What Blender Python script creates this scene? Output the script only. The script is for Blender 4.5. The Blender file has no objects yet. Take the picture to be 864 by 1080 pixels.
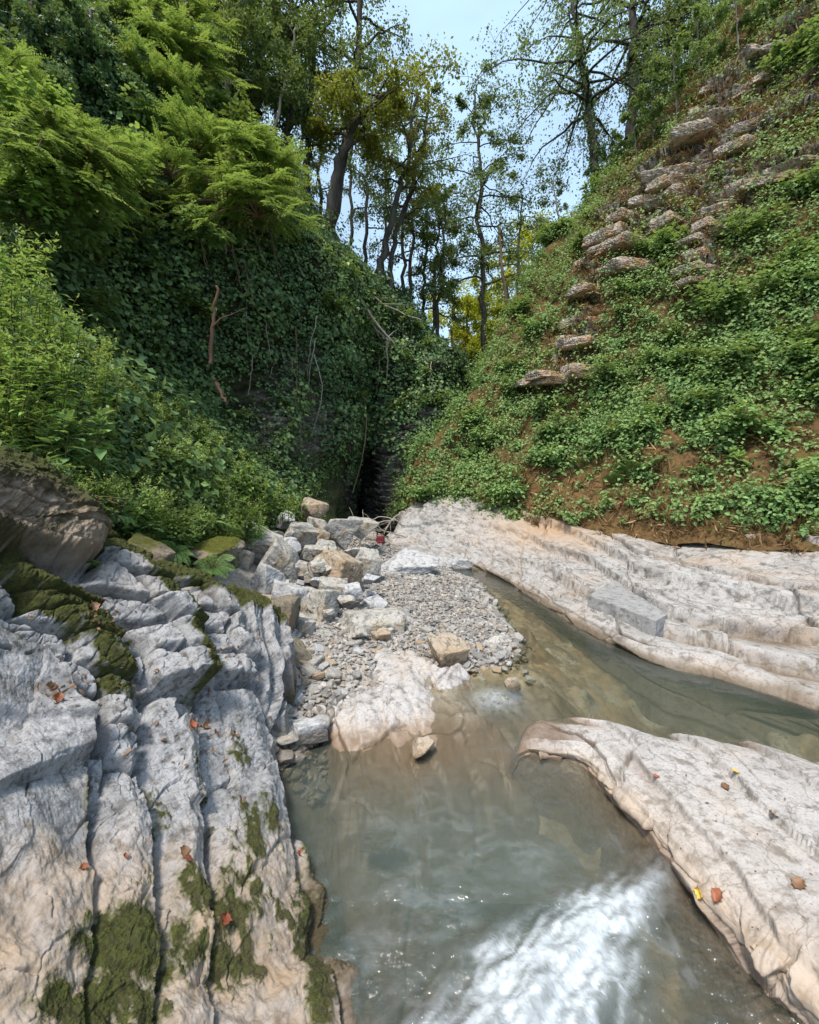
import bpy, math, random
import numpy as np
from mathutils import Vector

rng = np.random.default_rng(7)
random.seed(7)
SC = bpy.context.scene
COL = SC.collection
F, HX, HY, CAMZ = 450.0, 432.0, 500.0, 1.9      # focal length and horizon of the photograph in its own pixels


def W(px, py, Y):
    """the world point that the photograph shows at (px, py), Y metres away"""
    return np.array([(px - HX) * Y / F, Y, CAMZ - (py - HY) * Y / F])


def WG(px, py, Y):
    px, py, Y = np.broadcast_arrays(np.asarray(px, float), np.asarray(py, float), np.asarray(Y, float))
    return np.stack([(px - HX) * Y / F, Y, CAMZ - (py - HY) * Y / F], -1)


def pix(P):
    """photograph pixel of world points (used while laying out what grows where)"""
    Y = np.maximum(P[..., 1], 0.05)
    return HX + P[..., 0] * F / Y, HY - (P[..., 2] - CAMZ) * F / Y


# ---------------------------------------------------------------- noise
_perm = rng.permutation(256)
_perm = np.concatenate([_perm, _perm, _perm])
_grad = rng.normal(size=(256, 3))
_grad /= np.linalg.norm(_grad, axis=1, keepdims=True)
_r2 = rng.random((256, 3))


def perlin(P):
    P = np.asarray(P, float)
    i = np.floor(P).astype(np.int64)
    f = P - i
    i &= 255
    w = f * f * f * (f * (f * 6 - 15) + 10)
    out = 0
    for dx in (0, 1):
        for dy in (0, 1):
            for dz in (0, 1):
                h = _perm[_perm[_perm[(i[..., 0] + dx) & 255] + ((i[..., 1] + dy) & 255)] + ((i[..., 2] + dz) & 255)]
                g = _grad[h]
                d = g[..., 0] * (f[..., 0] - dx) + g[..., 1] * (f[..., 1] - dy) + g[..., 2] * (f[..., 2] - dz)
                wt = (w[..., 0] if dx else 1 - w[..., 0]) * (w[..., 1] if dy else 1 - w[..., 1]) * (w[..., 2] if dz else 1 - w[..., 2])
                out = out + wt * d
    return out * 1.6


def fbm(P, o=4, g=0.5, ridged=False):
    P = np.asarray(P, float)
    a, s, t = 1.0, 0.0, 0.0
    for k in range(o):
        n = perlin(P * (2.03 ** k) + k * 17.3)
        if ridged:
            n = 1 - 2 * np.abs(n)
        s = s + a * n
        t += a
        a *= g
    return s / t


def n2(x, y, o=4, g=0.5, seed=0.0, ridged=False):
    return fbm(np.stack(np.broadcast_arrays(np.asarray(x, float), np.asarray(y, float), np.full(np.shape(x), seed + 0.37)), -1), o, g, ridged)


def vor(x, y, seed=0, jit=0.9):
    """2D cells: F1, F2 and three random numbers per cell, plus offset to the cell point"""
    xi, yi = np.floor(x).astype(np.int64), np.floor(y).astype(np.int64)
    b1 = np.full(x.shape, 9.0)
    b2 = np.full(x.shape, 9.0)
    idc = np.zeros(x.shape, np.int64)
    ox = np.zeros(x.shape)
    oy = np.zeros(x.shape)
    for dx in (-1, 0, 1):
        for dy in (-1, 0, 1):
            h = _perm[_perm[(xi + dx + seed * 13) & 255] + ((yi + dy + seed * 7) & 255)]
            r = _r2[h]
            qx = xi + dx + 0.5 + (r[..., 0] - 0.5) * jit - x
            qy = yi + dy + 0.5 + (r[..., 1] - 0.5) * jit - y
            d = np.sqrt(qx * qx + qy * qy)
            n = d < b1
            b2 = np.where(n, b1, np.minimum(b2, d))
            b1 = np.where(n, d, b1)
            idc = np.where(n, h, idc)
            ox = np.where(n, qx, ox)
            oy = np.where(n, qy, oy)
    return b1, b2, _r2[(idc * 31 + 5) & 255], ox, oy


def sst(a, b, x):
    t = np.clip((x - a) / (b - a), 0, 1)
    return t * t * (3 - 2 * t)


def unit(v):
    return v / np.maximum(np.linalg.norm(v, axis=-1, keepdims=True), 1e-9)


# ---------------------------------------------------------------- meshes
def new_mesh(name, V, faces, attrs=None, fattrs=None, smooth=True):
    """V (n,3); faces: list of (m,k) integer arrays"""
    me = bpy.data.meshes.new(name)
    V = np.ascontiguousarray(V, np.float32)
    faces = [np.asarray(f) for f in faces if len(f)]
    loops = np.concatenate([f.ravel() for f in faces]).astype(np.int32)
    tot = np.concatenate([np.full(len(f), f.shape[1]) for f in faces]).astype(np.int32)
    st = np.concatenate([[0], np.cumsum(tot)[:-1]]).astype(np.int32)
    me.vertices.add(len(V))
    me.vertices.foreach_set('co', V.ravel())
    me.loops.add(len(loops))
    me.loops.foreach_set('vertex_index', loops)
    me.polygons.add(len(tot))
    me.polygons.foreach_set('loop_start', st)
    me.polygons.foreach_set('use_smooth', np.full(len(tot), bool(smooth)))
    for k, a in (attrs or {}).items():
        me.attributes.new(k, 'FLOAT', 'POINT').data.foreach_set('value', np.ascontiguousarray(a, np.float32).ravel())
    for k, a in (fattrs or {}).items():
        me.attributes.new(k, 'FLOAT', 'FACE').data.foreach_set('value', np.ascontiguousarray(a, np.float32).ravel())
    me.update(calc_edges=True)
    me.validate()
    return me


def link(name, me, mat=None, parent=None):
    o = bpy.data.objects.new(name, me)
    COL.objects.link(o)
    if mat is not None and me is not None and not me.materials:
        me.materials.append(mat)
    if parent is not None:
        o.parent = parent
    return o


def tag(o, label, cat, group=None):
    o['label'] = label
    o['category'] = cat
    if group:
        o['group'] = group
    return o


def kind(o, k):
    o['kind'] = k
    return o


def empty(name, loc):
    o = bpy.data.objects.new(name, None)
    COL.objects.link(o)
    o.location = [float(c) for c in loc]
    o.empty_display_size = 0.1
    return o


def copy_tree(o, parent=None):
    c = o.copy()
    COL.objects.link(c)
    c.parent = parent
    for ch in list(o.children):
        copy_tree(ch, c)
    return c


def grid_faces(nu, nv, off=0):
    i = np.arange(nu - 1)[:, None] * nv + np.arange(nv - 1)[None, :]
    i = i.ravel() + off
    return np.stack([i, i + 1, i + nv + 1, i + nv], 1)


def grid_up(nu, nv, off=0):
    return grid_faces(nu, nv, off)[:, ::-1]


def cr1(A, n):
    """Catmull-Rom resampling along axis 0 to n samples"""
    m = len(A)
    t = np.linspace(0, m - 1, n)
    i = np.minimum(t.astype(int), m - 2)
    f = (t - i).reshape((-1,) + (1,) * (A.ndim - 1))
    p0 = A[np.maximum(i - 1, 0)]
    p1 = A[i]
    p2 = A[i + 1]
    p3 = A[np.minimum(i + 2, m - 1)]
    return 0.5 * (2 * p1 + (p2 - p0) * f + (2 * p0 - 5 * p1 + 4 * p2 - p3) * f ** 2 + (3 * p1 - p0 - 3 * p2 + p3) * f ** 3)


def sheet(G, nu, nv):
    """control grid (rows, cols, 3) of world points -> (nu, nv, 3)"""
    A = cr1(np.asarray(G, float), nu)
    return np.swapaxes(cr1(np.swapaxes(A, 0, 1), nv), 0, 1)


def normals(P, toward=(0, 0, 6.0)):
    du = np.gradient(P, axis=0)
    dv = np.gradient(P, axis=1)
    n = unit(np.cross(du, dv))
    s = np.sign((n * (np.array([0.5, 0, 4.5]) - P)).sum(-1))
    if s.sum() < 0:
        n = -n
    return n


class MB:
    """collects tubes and pieces into one mesh"""
    def __init__(self):
        self.V, self.Q, self.T, self.n = [], [], [], 0

    def add(self, V, quads=None, tris=None):
        V = np.asarray(V, float)
        if quads is not None and len(quads):
            self.Q.append(np.asarray(quads) + self.n)
        if tris is not None and len(tris):
            self.T.append(np.asarray(tris) + self.n)
        self.V.append(V)
        self.n += len(V)

    def tube(self, pts, rad, sides=6):
        pts = np.asarray(pts, float)
        k = len(pts)
        rad = np.broadcast_to(np.asarray(rad, float), (k,))
        t = unit(np.gradient(pts, axis=0))
        ref = np.array([0.13, 0.31, 0.94]) if abs(t[0, 2]) < 0.8 else np.array([0.96, 0.2, 0.1])
        a = unit(np.cross(t, ref))
        b = np.cross(t, a)
        an = np.linspace(0, 2 * np.pi, sides, endpoint=False)
        V = pts[:, None] + rad[:, None, None] * (np.cos(an)[None, :, None] * a[:, None] + np.sin(an)[None, :, None] * b[:, None])
        V = V.reshape(-1, 3)
        i = (np.arange(k - 1)[:, None] * sides + np.arange(sides)[None]).ravel()
        j = (np.arange(k - 1)[:, None] * sides + (np.arange(sides)[None] + 1) % sides).ravel()
        q = np.stack([i, j, j + sides, i + sides], 1)
        c = len(V)
        V = np.vstack([V, pts[-1:] + t[-1:] * rad[-1] * 0.6])
        tr = np.stack([(k - 1) * sides + np.arange(sides), (k - 1) * sides + (np.arange(sides) + 1) % sides, np.full(sides, c)], 1)
        self.add(V, q, tr)

    def mesh(self, name, smooth=True):
        return new_mesh(name, np.vstack(self.V), [np.vstack(x) for x in (self.Q, self.T) if x], smooth=smooth)


# ---------------------------------------------------------------- leaves
# template: along (x), across (y), lift (z); in units of length, width, length
LEAF4 = (np.array([[0, 0, 0], [0.42, 0.5, 0.06], [1, 0, -0.12], [0.42, -0.5, 0.06]]), np.array([[0, 2, 1], [0, 3, 2]]))
LEAF8 = (np.array([[0, 0, 0], [.22, .38, .05], [.25, 0, 0], [.22, -.38, .05], [.58, .42, .0], [.62, 0, -.05], [.58, -.42, .0], [1, 0, -.2]]),
         np.array([[0, 2, 1], [0, 3, 2], [1, 2, 5], [1, 5, 4], [2, 3, 6], [2, 6, 5], [4, 5, 7], [5, 6, 7]]))


def leaf_arrays(pos, axis, nrm, ln, wd, tpl=LEAF4):
    T, Fc = tpl
    pos = np.asarray(pos, float)
    n = len(pos)
    ax = unit(axis)
    sd = unit(np.cross(nrm, ax))
    up = np.cross(ax, sd)
    ln = np.broadcast_to(ln, (n,))[:, None, None]
    wd = np.broadcast_to(wd, (n,))[:, None, None]
    V = pos[:, None] + ax[:, None] * T[None, :, :1] * ln + sd[:, None] * T[None, :, 1:2] * wd + up[:, None] * T[None, :, 2:] * ln
    f = (Fc[None] + (np.arange(n) * len(T))[:, None, None]).reshape(-1, 3)
    return V.reshape(-1, 3), f


class Leaves:
    def __init__(self, tpl=LEAF4):
        self.tpl, self.a = tpl, []

    def add(self, pos, axis, nrm, ln, wd, tint=0.0):
        n = len(pos)
        self.a.append((np.asarray(pos, float), np.asarray(axis, float), np.asarray(nrm, float), np.broadcast_to(ln, (n,)), np.broadcast_to(wd, (n,)), np.broadcast_to(tint, (n,))))

    def mesh(self, name):
        c = [np.concatenate(x) for x in zip(*self.a)]
        V, f = leaf_arrays(*c[:5], tpl=self.tpl)
        k = len(self.tpl[1])
        r = rng.random(len(c[0]))
        return new_mesh(name, V, [f], fattrs={'rnd': np.repeat(r, k), 'tint': np.repeat(c[5], k)}, smooth=False)


def rdir(n):
    return unit(rng.normal(size=(n, 3)))


# ---------------------------------------------------------------- materials
def nodes(name):
    m = bpy.data.materials.new(name)
    m.use_nodes = True
    nt = m.node_tree
    nt.nodes.clear()
    out = nt.nodes.new('ShaderNodeOutputMaterial')

    def N(t, **k):
        nd = nt.nodes.new('ShaderNode' + t)
        ins = k.pop('ins', {})
        for a, v in k.items():
            setattr(nd, a, v)
        for a, v in ins.items():
            s = nd.inputs[a]
            if isinstance(v, bpy.types.NodeSocket):
                nt.links.new(v, s)
            else:
                s.default_value = v
        return nd
    return m, nt, N, out


def mixc(N, fac, a, b, mode='MIX'):
    nd = N('Mix', data_type='RGBA', blend_type=mode)
    for i, v in ((0, fac), (6, a), (7, b)):
        s = nd.inputs[i]
        if isinstance(v, bpy.types.NodeSocket):
            nd.id_data.links.new(v, s)
        else:
            s.default_value = v if i == 0 else (tuple(v) + (1,))[:4]
    return nd.outputs[2]


def ramp(N, src, stops):
    r = N('ValToRGB', ins={0: src})
    e = r.color_ramp.elements
    while len(e) < len(stops):
        e.new(0.5)
    for k, (p, c) in zip(e, stops):
        k.position = p
        k.color = (c, c, c, 1) if np.isscalar(c) else tuple(c) + (1,)
    return r.outputs[0]


def noise(N, vec, sc, det=6, rough=0.55, dist=0.0):
    return N('TexNoise', ins={'Vector': vec, 'Scale': sc, 'Detail': det, 'Roughness': rough, 'Distortion': dist}).outputs[0]


def leaf_mat(name, cols, tip=(0.22, 0.25, 0.03), trans=0.35, rough=0.5, spec=0.25):
    m, nt, N, out = nodes(name)
    r = N('Attribute', attribute_name='rnd').outputs['Fac']
    t = N('Attribute', attribute_name='tint').outputs['Fac']
    oi = N('ObjectInfo').outputs['Random']
    c = ramp(N, r, [(i / max(1, len(cols) - 1), k) for i, k in enumerate(cols)])
    v = N('MapRange', ins={0: oi, 3: 1.15, 4: 1.75}).outputs[0]
    hs = N('HueSaturation', ins={'Hue': 0.5, 'Saturation': 1.0, 'Value': v, 'Color': c}).outputs[0]
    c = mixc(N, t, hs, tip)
    p = N('BsdfPrincipled', ins={'Base Color': c, 'Roughness': rough, 'Specular IOR Level': spec})
    tr = N('BsdfTranslucent', ins={'Color': mixc(N, 0.35, c, (0.36, 0.42, 0.04))})
    mx = N('MixShader', ins={0: trans, 1: p.outputs[0], 2: tr.outputs[0]})
    nt.links.new(mx.outputs[0], out.inputs[0])
    return m


def bark_mat(name, a, b, sc=6.0):
    m, nt, N, out = nodes(name)
    co = N('TexCoord').outputs['Object']
    mp = N('Mapping', ins={'Vector': co, 'Scale': (1, 1, 0.25)}).outputs[0]
    n = noise(N, mp, sc, 8, 0.65)
    c = ramp(N, n, [(0.35, a), (0.65, b)])
    bp = N('Bump', ins={'Strength': 0.6, 'Distance': 0.03, 'Height': n})
    p = N('BsdfPrincipled', ins={'Base Color': c, 'Roughness': 0.9, 'Specular IOR Level': 0.15, 'Normal': bp.outputs[0]})
    nt.links.new(p.outputs[0], out.inputs[0])
    return m


def rock_mat(name, light, mid, dark, tan, scale=1.0, moss=(0.045, 0.06, 0.012), wetcol=(0.10, 0.075, 0.05), bump=0.5, moss_lo=None, tanamt=(0.52, 0.7), stretch=(1, 1, 1)):
    """limestone: pale and grey mottling, tan stains, thin dark veins, moss where the moss attribute says, wet where wet says"""
    m, nt, N, out = nodes(name)
    co = N('TexCoord').outputs['Object']
    co = N('Mapping', ins={'Vector': co, 'Scale': stretch}).outputs[0]
    n1 = noise(N, co, 2.2 * scale, 10, 0.62, 0.4)
    n2_ = noise(N, co, 9 * scale, 8, 0.65)
    n3 = noise(N, co, 48 * scale, 6, 0.7)
    c = ramp(N, n1, [(0.30, mid), (0.52, light), (0.75, mid)])
    c = mixc(N, ramp(N, noise(N, co, 1.3 * scale, 6, 0.6), [(tanamt[0], 0.0), (tanamt[1], 0.8)]), c, tan)
    c = mixc(N, ramp(N, n2_, [(0.36, 0.75), (0.5, 0.0)]), c, dark)
    c = mixc(N, ramp(N, n3, [(0.33, 0.7), (0.47, 0.0)]), c, dark)
    vo = N('TexVoronoi', feature='DISTANCE_TO_EDGE', ins={'Vector': mixc(N, 0.12, co, N('TexNoise', ins={'Vector': co, 'Scale': 5.0 * scale, 'Detail': 5}).outputs['Color']), 'Scale': 3.0 * scale}).outputs[0]
    veins = ramp(N, vo, [(0.0, 0.55), (0.02, 0.0)])
    c = mixc(N, veins, c, dark)
    ms = N('Attribute', attribute_name='moss').outputs['Fac']
    wt = N('Attribute', attribute_name='wet').outputs['Fac']
    ex = N('Attribute', attribute_name='tan').outputs['Fac']
    c = mixc(N, N('Math', operation='MULTIPLY', ins={0: ex, 1: ramp(N, n1, [(0.25, 0.5), (0.6, 1.0)])}).outputs[0], c, tan)
    mo = moss_lo or tuple(k * 0.45 for k in moss)
    mc = ramp(N, noise(N, co, 30, 6, 0.7), [(0.3, mo), (0.62, moss)])
    mf = N('Math', operation='MULTIPLY', use_clamp=True, ins={0: N('Math', operation='SUBTRACT', use_clamp=True, ins={0: N('Math', operation='ADD', ins={0: ms, 1: N('Math', operation='MULTIPLY', ins={0: n2_, 1: 0.9}).outputs[0]}).outputs[0], 1: 0.78}).outputs[0], 1: 3.6}).outputs[0]
    c = mixc(N, mf, c, mc)
    c = mixc(N, wt, c, mixc(N, 0.75, c, wetcol))
    hgt = N('Math', operation='ADD', ins={0: n2_, 1: N('Math', operation='MULTIPLY', ins={0: n3, 1: 0.5}).outputs[0]}).outputs[0]
    b0 = N('Bump', ins={'Strength': bump, 'Distance': 0.02 / scale, 'Height': hgt}).outputs[0]
    b1 = N('Bump', ins={'Strength': mf, 'Distance': 0.02, 'Height': noise(N, co, 70, 4, 0.8), 'Normal': b0}).outputs[0]
    rg = N('MapRange', ins={0: wt, 3: 0.88, 4: 0.3}).outputs[0]
    p = N('BsdfPrincipled', ins={'Base Color': c, 'Roughness': rg, 'Specular IOR Level': 0.25, 'Normal': b1})
    nt.links.new(p.outputs[0], out.inputs[0])
    return m


def soil_mat(name, a, b, c3, sc=1.0):
    m, nt, N, out = nodes(name)
    co = N('TexCoord').outputs['Object']
    n1 = noise(N, co, 1.4 * sc, 8, 0.65, 0.3)
    n2_ = noise(N, co, 14 * sc, 8, 0.7)
    c = ramp(N, n1, [(0.32, a), (0.5, b), (0.68, c3)])
    c = mixc(N, ramp(N, n2_, [(0.35, 0.7), (0.55, 0.0)]), c, tuple(k * 0.3 for k in a))
    rk = N('Attribute', attribute_name='rock').outputs['Fac']
    rc = ramp(N, n2_, [(0.33, (0.05, 0.045, 0.04)), (0.5, (0.17, 0.155, 0.135)), (0.68, (0.32, 0.30, 0.265))])
    stt = noise(N, N('Mapping', ins={'Vector': co, 'Rotation': (0.25, 0.3, 0), 'Scale': (0.7, 0.7, 5.0)}).outputs[0], 2.2, 7, 0.65)
    rc = mixc(N, ramp(N, stt, [(0.38, 0.8), (0.52, 0.0)]), rc, (0.035, 0.032, 0.03))
    rkf = N('Math', operation='MULTIPLY', use_clamp=True, ins={0: N('Math', operation='SUBTRACT', ins={0: N('Math', operation='ADD', ins={0: rk, 1: n1}).outputs[0], 1: 0.85}).outputs[0], 1: 5.0}).outputs[0]
    c = mixc(N, rkf, c, rc)
    bp = N('Bump', ins={'Strength': 0.8, 'Distance': 0.06, 'Height': n2_})
    p = N('BsdfPrincipled', ins={'Base Color': c, 'Roughness': 0.95, 'Specular IOR Level': 0.1, 'Normal': bp.outputs[0]})
    nt.links.new(p.outputs[0], out.inputs[0])
    return m
SUN_STRENGTH, EXPOSURE = 3.0, 0.85
# ---------------------------------------------------------------- camera, sky, sun
cam = bpy.data.cameras.new('camera')
cam.sensor_fit = 'HORIZONTAL'
cam.sensor_width = 36.0
cam.lens = F / 864 * 36.0
cam.shift_y = -(540 - HY) / 864
cam.clip_start, cam.clip_end = 0.05, 3000
co_ = bpy.data.objects.new('camera', cam)
co_.location = (0, 0, CAMZ)
co_.rotation_euler = (math.radians(90), 0, 0)
COL.objects.link(co_)
SC.camera = co_

SUN_EL, SUN_AZ = math.radians(63), math.radians(208)      # azimuth clockwise from +Y: high, from behind the camera
wd = bpy.data.worlds.new('World')
SC.world = wd
wd.use_nodes = True
wn = wd.node_tree
bg = wn.nodes['Background']
sk = wn.nodes.new('ShaderNodeTexSky')
sk.sky_type = 'NISHITA'
sk.sun_disc = False
sk.sun_elevation, sk.sun_rotation = SUN_EL, SUN_AZ
sk.air_density, sk.dust_density, sk.ozone_density = 1.0, 4.0, 1.0
veil = wn.nodes.new('ShaderNodeMix')                      # thin high cloud whitening the blue
veil.data_type = 'RGBA'
tcw = wn.nodes.new('ShaderNodeTexCoord')
mpw = wn.nodes.new('ShaderNodeMapping')
mpw.inputs['Scale'].default_value = (1.5, 1.5, 4.0)
nzw = wn.nodes.new('ShaderNodeTexNoise')
nzw.inputs['Scale'].default_value = 2.2
nzw.inputs['Detail'].default_value = 7
mrw = wn.nodes.new('ShaderNodeMapRange')
for i_, v_ in ((1, 0.3), (2, 0.7), (3, 0.45), (4, 0.75)):
    mrw.inputs[i_].default_value = v_
wn.links.new(tcw.outputs['Generated'], mpw.inputs[0])
wn.links.new(mpw.outputs[0], nzw.inputs['Vector'])
wn.links.new(nzw.outputs[0], mrw.inputs[0])
wn.links.new(mrw.outputs[0], veil.inputs[0])
wn.links.new(sk.outputs[0], veil.inputs[6])
veil.inputs[7].default_value = (3.5, 5.0, 6.5, 1)
wn.links.new(veil.outputs[2], bg.inputs[0])
bg.inputs[1].default_value = 0.14
sl = bpy.data.lights.new('sun', 'SUN')
sl.energy, sl.angle, sl.color = SUN_STRENGTH, math.radians(11), (1.0, 0.93, 0.82)
so = bpy.data.objects.new('sun', sl)
sd_ = Vector((math.sin(SUN_AZ) * math.cos(SUN_EL), math.cos(SUN_AZ) * math.cos(SUN_EL), math.sin(SUN_EL)))
so.rotation_euler = (-sd_).to_track_quat('-Z', 'Y').to_euler()
so.location = sd_ * 40
COL.objects.link(so)
SC.view_settings.view_transform = 'Standard'
SC.view_settings.look = 'None'
SC.view_settings.gamma = 1.0
SC.view_settings.exposure = EXPOSURE
SC.render.engine = 'CYCLES'
SC.cycles.max_bounces = 8
SC.cycles.transparent_max_bounces = 12
SC.cycles.diffuse_bounces = 3
SC.cycles.use_denoising = True
try:
    SC.cycles.denoiser = 'OPENIMAGEDENOISE'
except Exception:
    pass

# ---------------------------------------------------------------- materials of the land
M = {}
M['near_rock'] = rock_mat('near_limestone', (0.30, 0.30, 0.31), (0.13, 0.13, 0.135), (0.05, 0.047, 0.043), (0.33, 0.235, 0.15), 2.2, tanamt=(0.6, 0.85), bump=0.5, moss=(0.085, 0.095, 0.022), moss_lo=(0.022, 0.02, 0.010))
M['ledge_rock'] = rock_mat('pale_limestone', (0.345, 0.335, 0.33), (0.23, 0.222, 0.215), (0.07, 0.06, 0.05), (0.34, 0.235, 0.15), 0.9, tanamt=(0.55, 0.8), wetcol=(0.10, 0.07, 0.04), bump=0.6)
M['slab_rock'] = rock_mat('slab_limestone', (0.38, 0.36, 0.35), (0.28, 0.265, 0.26), (0.11, 0.095, 0.08), (0.37, 0.27, 0.18), 1.5, tanamt=(0.55, 0.9), wetcol=(0.12, 0.075, 0.045), bump=0.35)
M['boulder'] = rock_mat('boulder_limestone', (0.37, 0.355, 0.33), (0.23, 0.22, 0.20), (0.06, 0.055, 0.045), (0.36, 0.25, 0.13), 1.6, tanamt=(0.55, 0.7))
M['tan_boulder'] = rock_mat('tan_limestone', (0.37, 0.33, 0.275), (0.27, 0.23, 0.175), (0.06, 0.045, 0.03), (0.31, 0.22, 0.14), 1.6, tanamt=(0.35, 0.6))
M['grey_boulder'] = rock_mat('grey_limestone', (0.40, 0.40, 0.41), (0.29, 0.29, 0.30), (0.10, 0.10, 0.10), (0.34, 0.29, 0.22), 1.2, tanamt=(0.62, 0.9), bump=0.3)
M['moss_boulder'] = rock_mat('mossy_limestone', (0.20, 0.17, 0.13), (0.12, 0.10, 0.075), (0.03, 0.026, 0.02), (0.2, 0.13, 0.07), 1.6, moss=(0.10, 0.105, 0.015))
M['slope_rock'] = rock_mat('slope_limestone', (0.50, 0.46, 0.41), (0.34, 0.28, 0.22), (0.05, 0.04, 0.03), (0.32, 0.17, 0.06), 1.0, moss=(0.16, 0.095, 0.02), tanamt=(0.45, 0.62))
M['dark_rock'] = rock_mat('dark_gorge_rock', (0.24, 0.24, 0.25), (0.15, 0.15, 0.155), (0.03, 0.03, 0.03), (0.12, 0.11, 0.09), 0.8, tanamt=(0.6, 0.9))
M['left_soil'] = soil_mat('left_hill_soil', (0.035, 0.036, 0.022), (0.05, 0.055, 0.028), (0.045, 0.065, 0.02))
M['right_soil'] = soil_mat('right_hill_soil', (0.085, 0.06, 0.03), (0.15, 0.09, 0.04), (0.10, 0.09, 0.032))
M['bed'] = rock_mat('stream_bed', (0.35, 0.33, 0.27), (0.20, 0.185, 0.145), (0.05, 0.045, 0.035), (0.30, 0.21, 0.12), 1.2, tanamt=(0.45, 0.7))
M['ground'] = soil_mat('ground_soil', (0.05, 0.05, 0.03), (0.07, 0.07, 0.035), (0.06, 0.09, 0.03), 0.3)

# ---------------------------------------------------------------- far ground
gx = np.linspace(-600, 600, 41)
gy = np.linspace(-600, 900, 51)
GX, GY = np.meshgrid(gx, gy, indexing='ij')
GZ = -2.0 + n2(GX / 90, GY / 90) * 0.6
kind(link('ground', new_mesh('ground', np.stack([GX, GY, GZ], -1).reshape(-1, 3), [grid_up(41, 51)], {'rock': np.zeros(GX.size)}), M['ground']), 'structure')

# distant wooded hill seen through the gap at the head of the gorge
hx = np.linspace(-60, 70, 90)
hy = np.linspace(26, 110, 60)
HXg, HYg = np.meshgrid(hx, hy, indexing='ij')
HZ = -2.2 + 17 * sst(26, 75, HYg) + 10 * sst(8, 60, np.abs(HXg - 2)) * sst(26, 50, HYg) + n2(HXg / 12, HYg / 12) * 2.5
kind(link('distant_hill', new_mesh('distant_hill', np.stack([HXg, HYg, HZ], -1).reshape(-1, 3), [grid_up(90, 60)], {'rock': np.zeros(HXg.size)}), M['ground']), 'structure')

# ---------------------------------------------------------------- hillside on the left (bank, cliff, wooded shelf)
LG = [
    [(-220, 700, 1.9), (-80, 690, 2.3), (50, 660, 3.0), (150, 660, 3.9), (240, 650, 5.0), (300, 610, 6.9), (345, 570, 10), (366, 565, 13), (379, 560, 19), (399, 565, 14.8), (430, 570, 14.2), (470, 575, 14.6), (490, 570, 18)],
    [(-220, 520, 2.5), (-80, 520, 2.9), (50, 540, 3.6), (150, 585, 4.7), (240, 590, 6.2), (300, 565, 8.2), (345, 545, 11), (366, 545, 13.3), (379, 545, 19), (399, 545, 15), (430, 545, 14.4), (470, 550, 14.8), (490, 545, 19)],
    [(-220, 330, 3.7), (-80, 340, 4.2), (50, 390, 4.9), (150, 455, 5.8), (240, 520, 7.4), (300, 520, 9.6), (345, 510, 12), (366, 505, 13.6), (379, 505, 19), (399, 500, 15.2), (430, 500, 14.6), (470, 500, 15), (492, 500, 20)],
    [(-220, 300, 5.4), (-80, 300, 6), (50, 335, 6.8), (150, 400, 8), (240, 450, 9.6), (300, 470, 11), (345, 465, 12.5), (366, 465, 13.7), (379, 460, 18), (398, 455, 15.3), (430, 455, 14.8), (472, 455, 15.2), (495, 455, 21)],
    [(-220, 180, 6), (-80, 185, 6.7), (50, 220, 7.6), (150, 290, 8.8), (240, 340, 10.2), (300, 365, 11.4), (345, 390, 12.7), (366, 395, 13.6), (380, 400, 15.5), (395, 405, 15), (432, 410, 15), (474, 415, 15.6), (497, 420, 22)],
    [(-220, 30, 6.9), (-80, 45, 7.6), (50, 110, 8.5), (150, 190, 9.6), (240, 245, 10.8), (300, 275, 11.8), (345, 310, 13), (368, 322, 13.8), (388, 335, 15), (406, 345, 15.3), (436, 362, 15.6), (474, 392, 16.2), (500, 400, 23)],
    [(-220, -160, 8.2), (-80, -110, 8.9), (50, -10, 9.7), (150, 80, 10.6), (240, 150, 11.8), (300, 205, 13), (345, 258, 14.2), (372, 280, 15), (395, 297, 16), (415, 312, 16.6), (440, 334, 17.2), (474, 380, 18), (505, 392, 24)],
    [(-220, -260, 14), (-80, -200, 15), (50, -80, 15.7), (150, 20, 17), (240, 110, 18.5), (300, 180, 20), (345, 250, 21), (372, 276, 22), (395, 297, 23), (415, 315, 24), (440, 340, 25), (474, 392, 26), (505, 405, 28)],
    [(-220, -200, 30), (-80, -140, 32), (50, -20, 34), (150, 70, 36), (240, 150, 38), (300, 215, 38), (345, 280, 38), (372, 300, 38), (395, 320, 38), (415, 340, 38), (440, 365, 38), (474, 410, 38), (505, 420, 38)],
]
P = sheet([[W(*c) for c in r] for r in LG], 420, 420)
LN = normals(P)
lpx, lpy = pix(P)
vv = np.linspace(0, 8, 420)[:, None] * np.ones((1, 420))
cliff = sst(2.3, 3.2, vv) * (1 - sst(5.4, 6.2, vv))
d = fbm(P * 0.55, 5) * 0.55 * sst(0.4, 1.2, vv)
bed = P[..., 2] + 0.35 * P[..., 0] + 0.5 * n2(P[..., 0] * .6, P[..., 1] * .6, 3)
saw = (bed * 1.9) % 1.0
d += np.maximum(cliff, np.exp(-np.maximum(0, (np.abs(lpx - 415) - 40) / 12) ** 2) * (vv < 3)) * sst(230, 290, lpx) * (((bed * 4.3 + 0.6 * n2(P[..., 0] * 2, P[..., 1] * 2, 3)) % 1.0) ** 0.6 * 0.22 + fbm(P * np.array([2, 2, 5]), 4, 0.6, True) * 0.12 - 0.1)
d += cliff * ((saw ** 0.7) * 0.28 - 0.12 + fbm(P * np.array([1, 1, 2.2]), 5, 0.6, True) * 0.30)
d -= 0.9 * np.exp(-(((lpx - 170) / 90) ** 2 + ((lpy - 400) / 60) ** 2)) * cliff
P = P + LN * d[..., None]
LP = P
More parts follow.
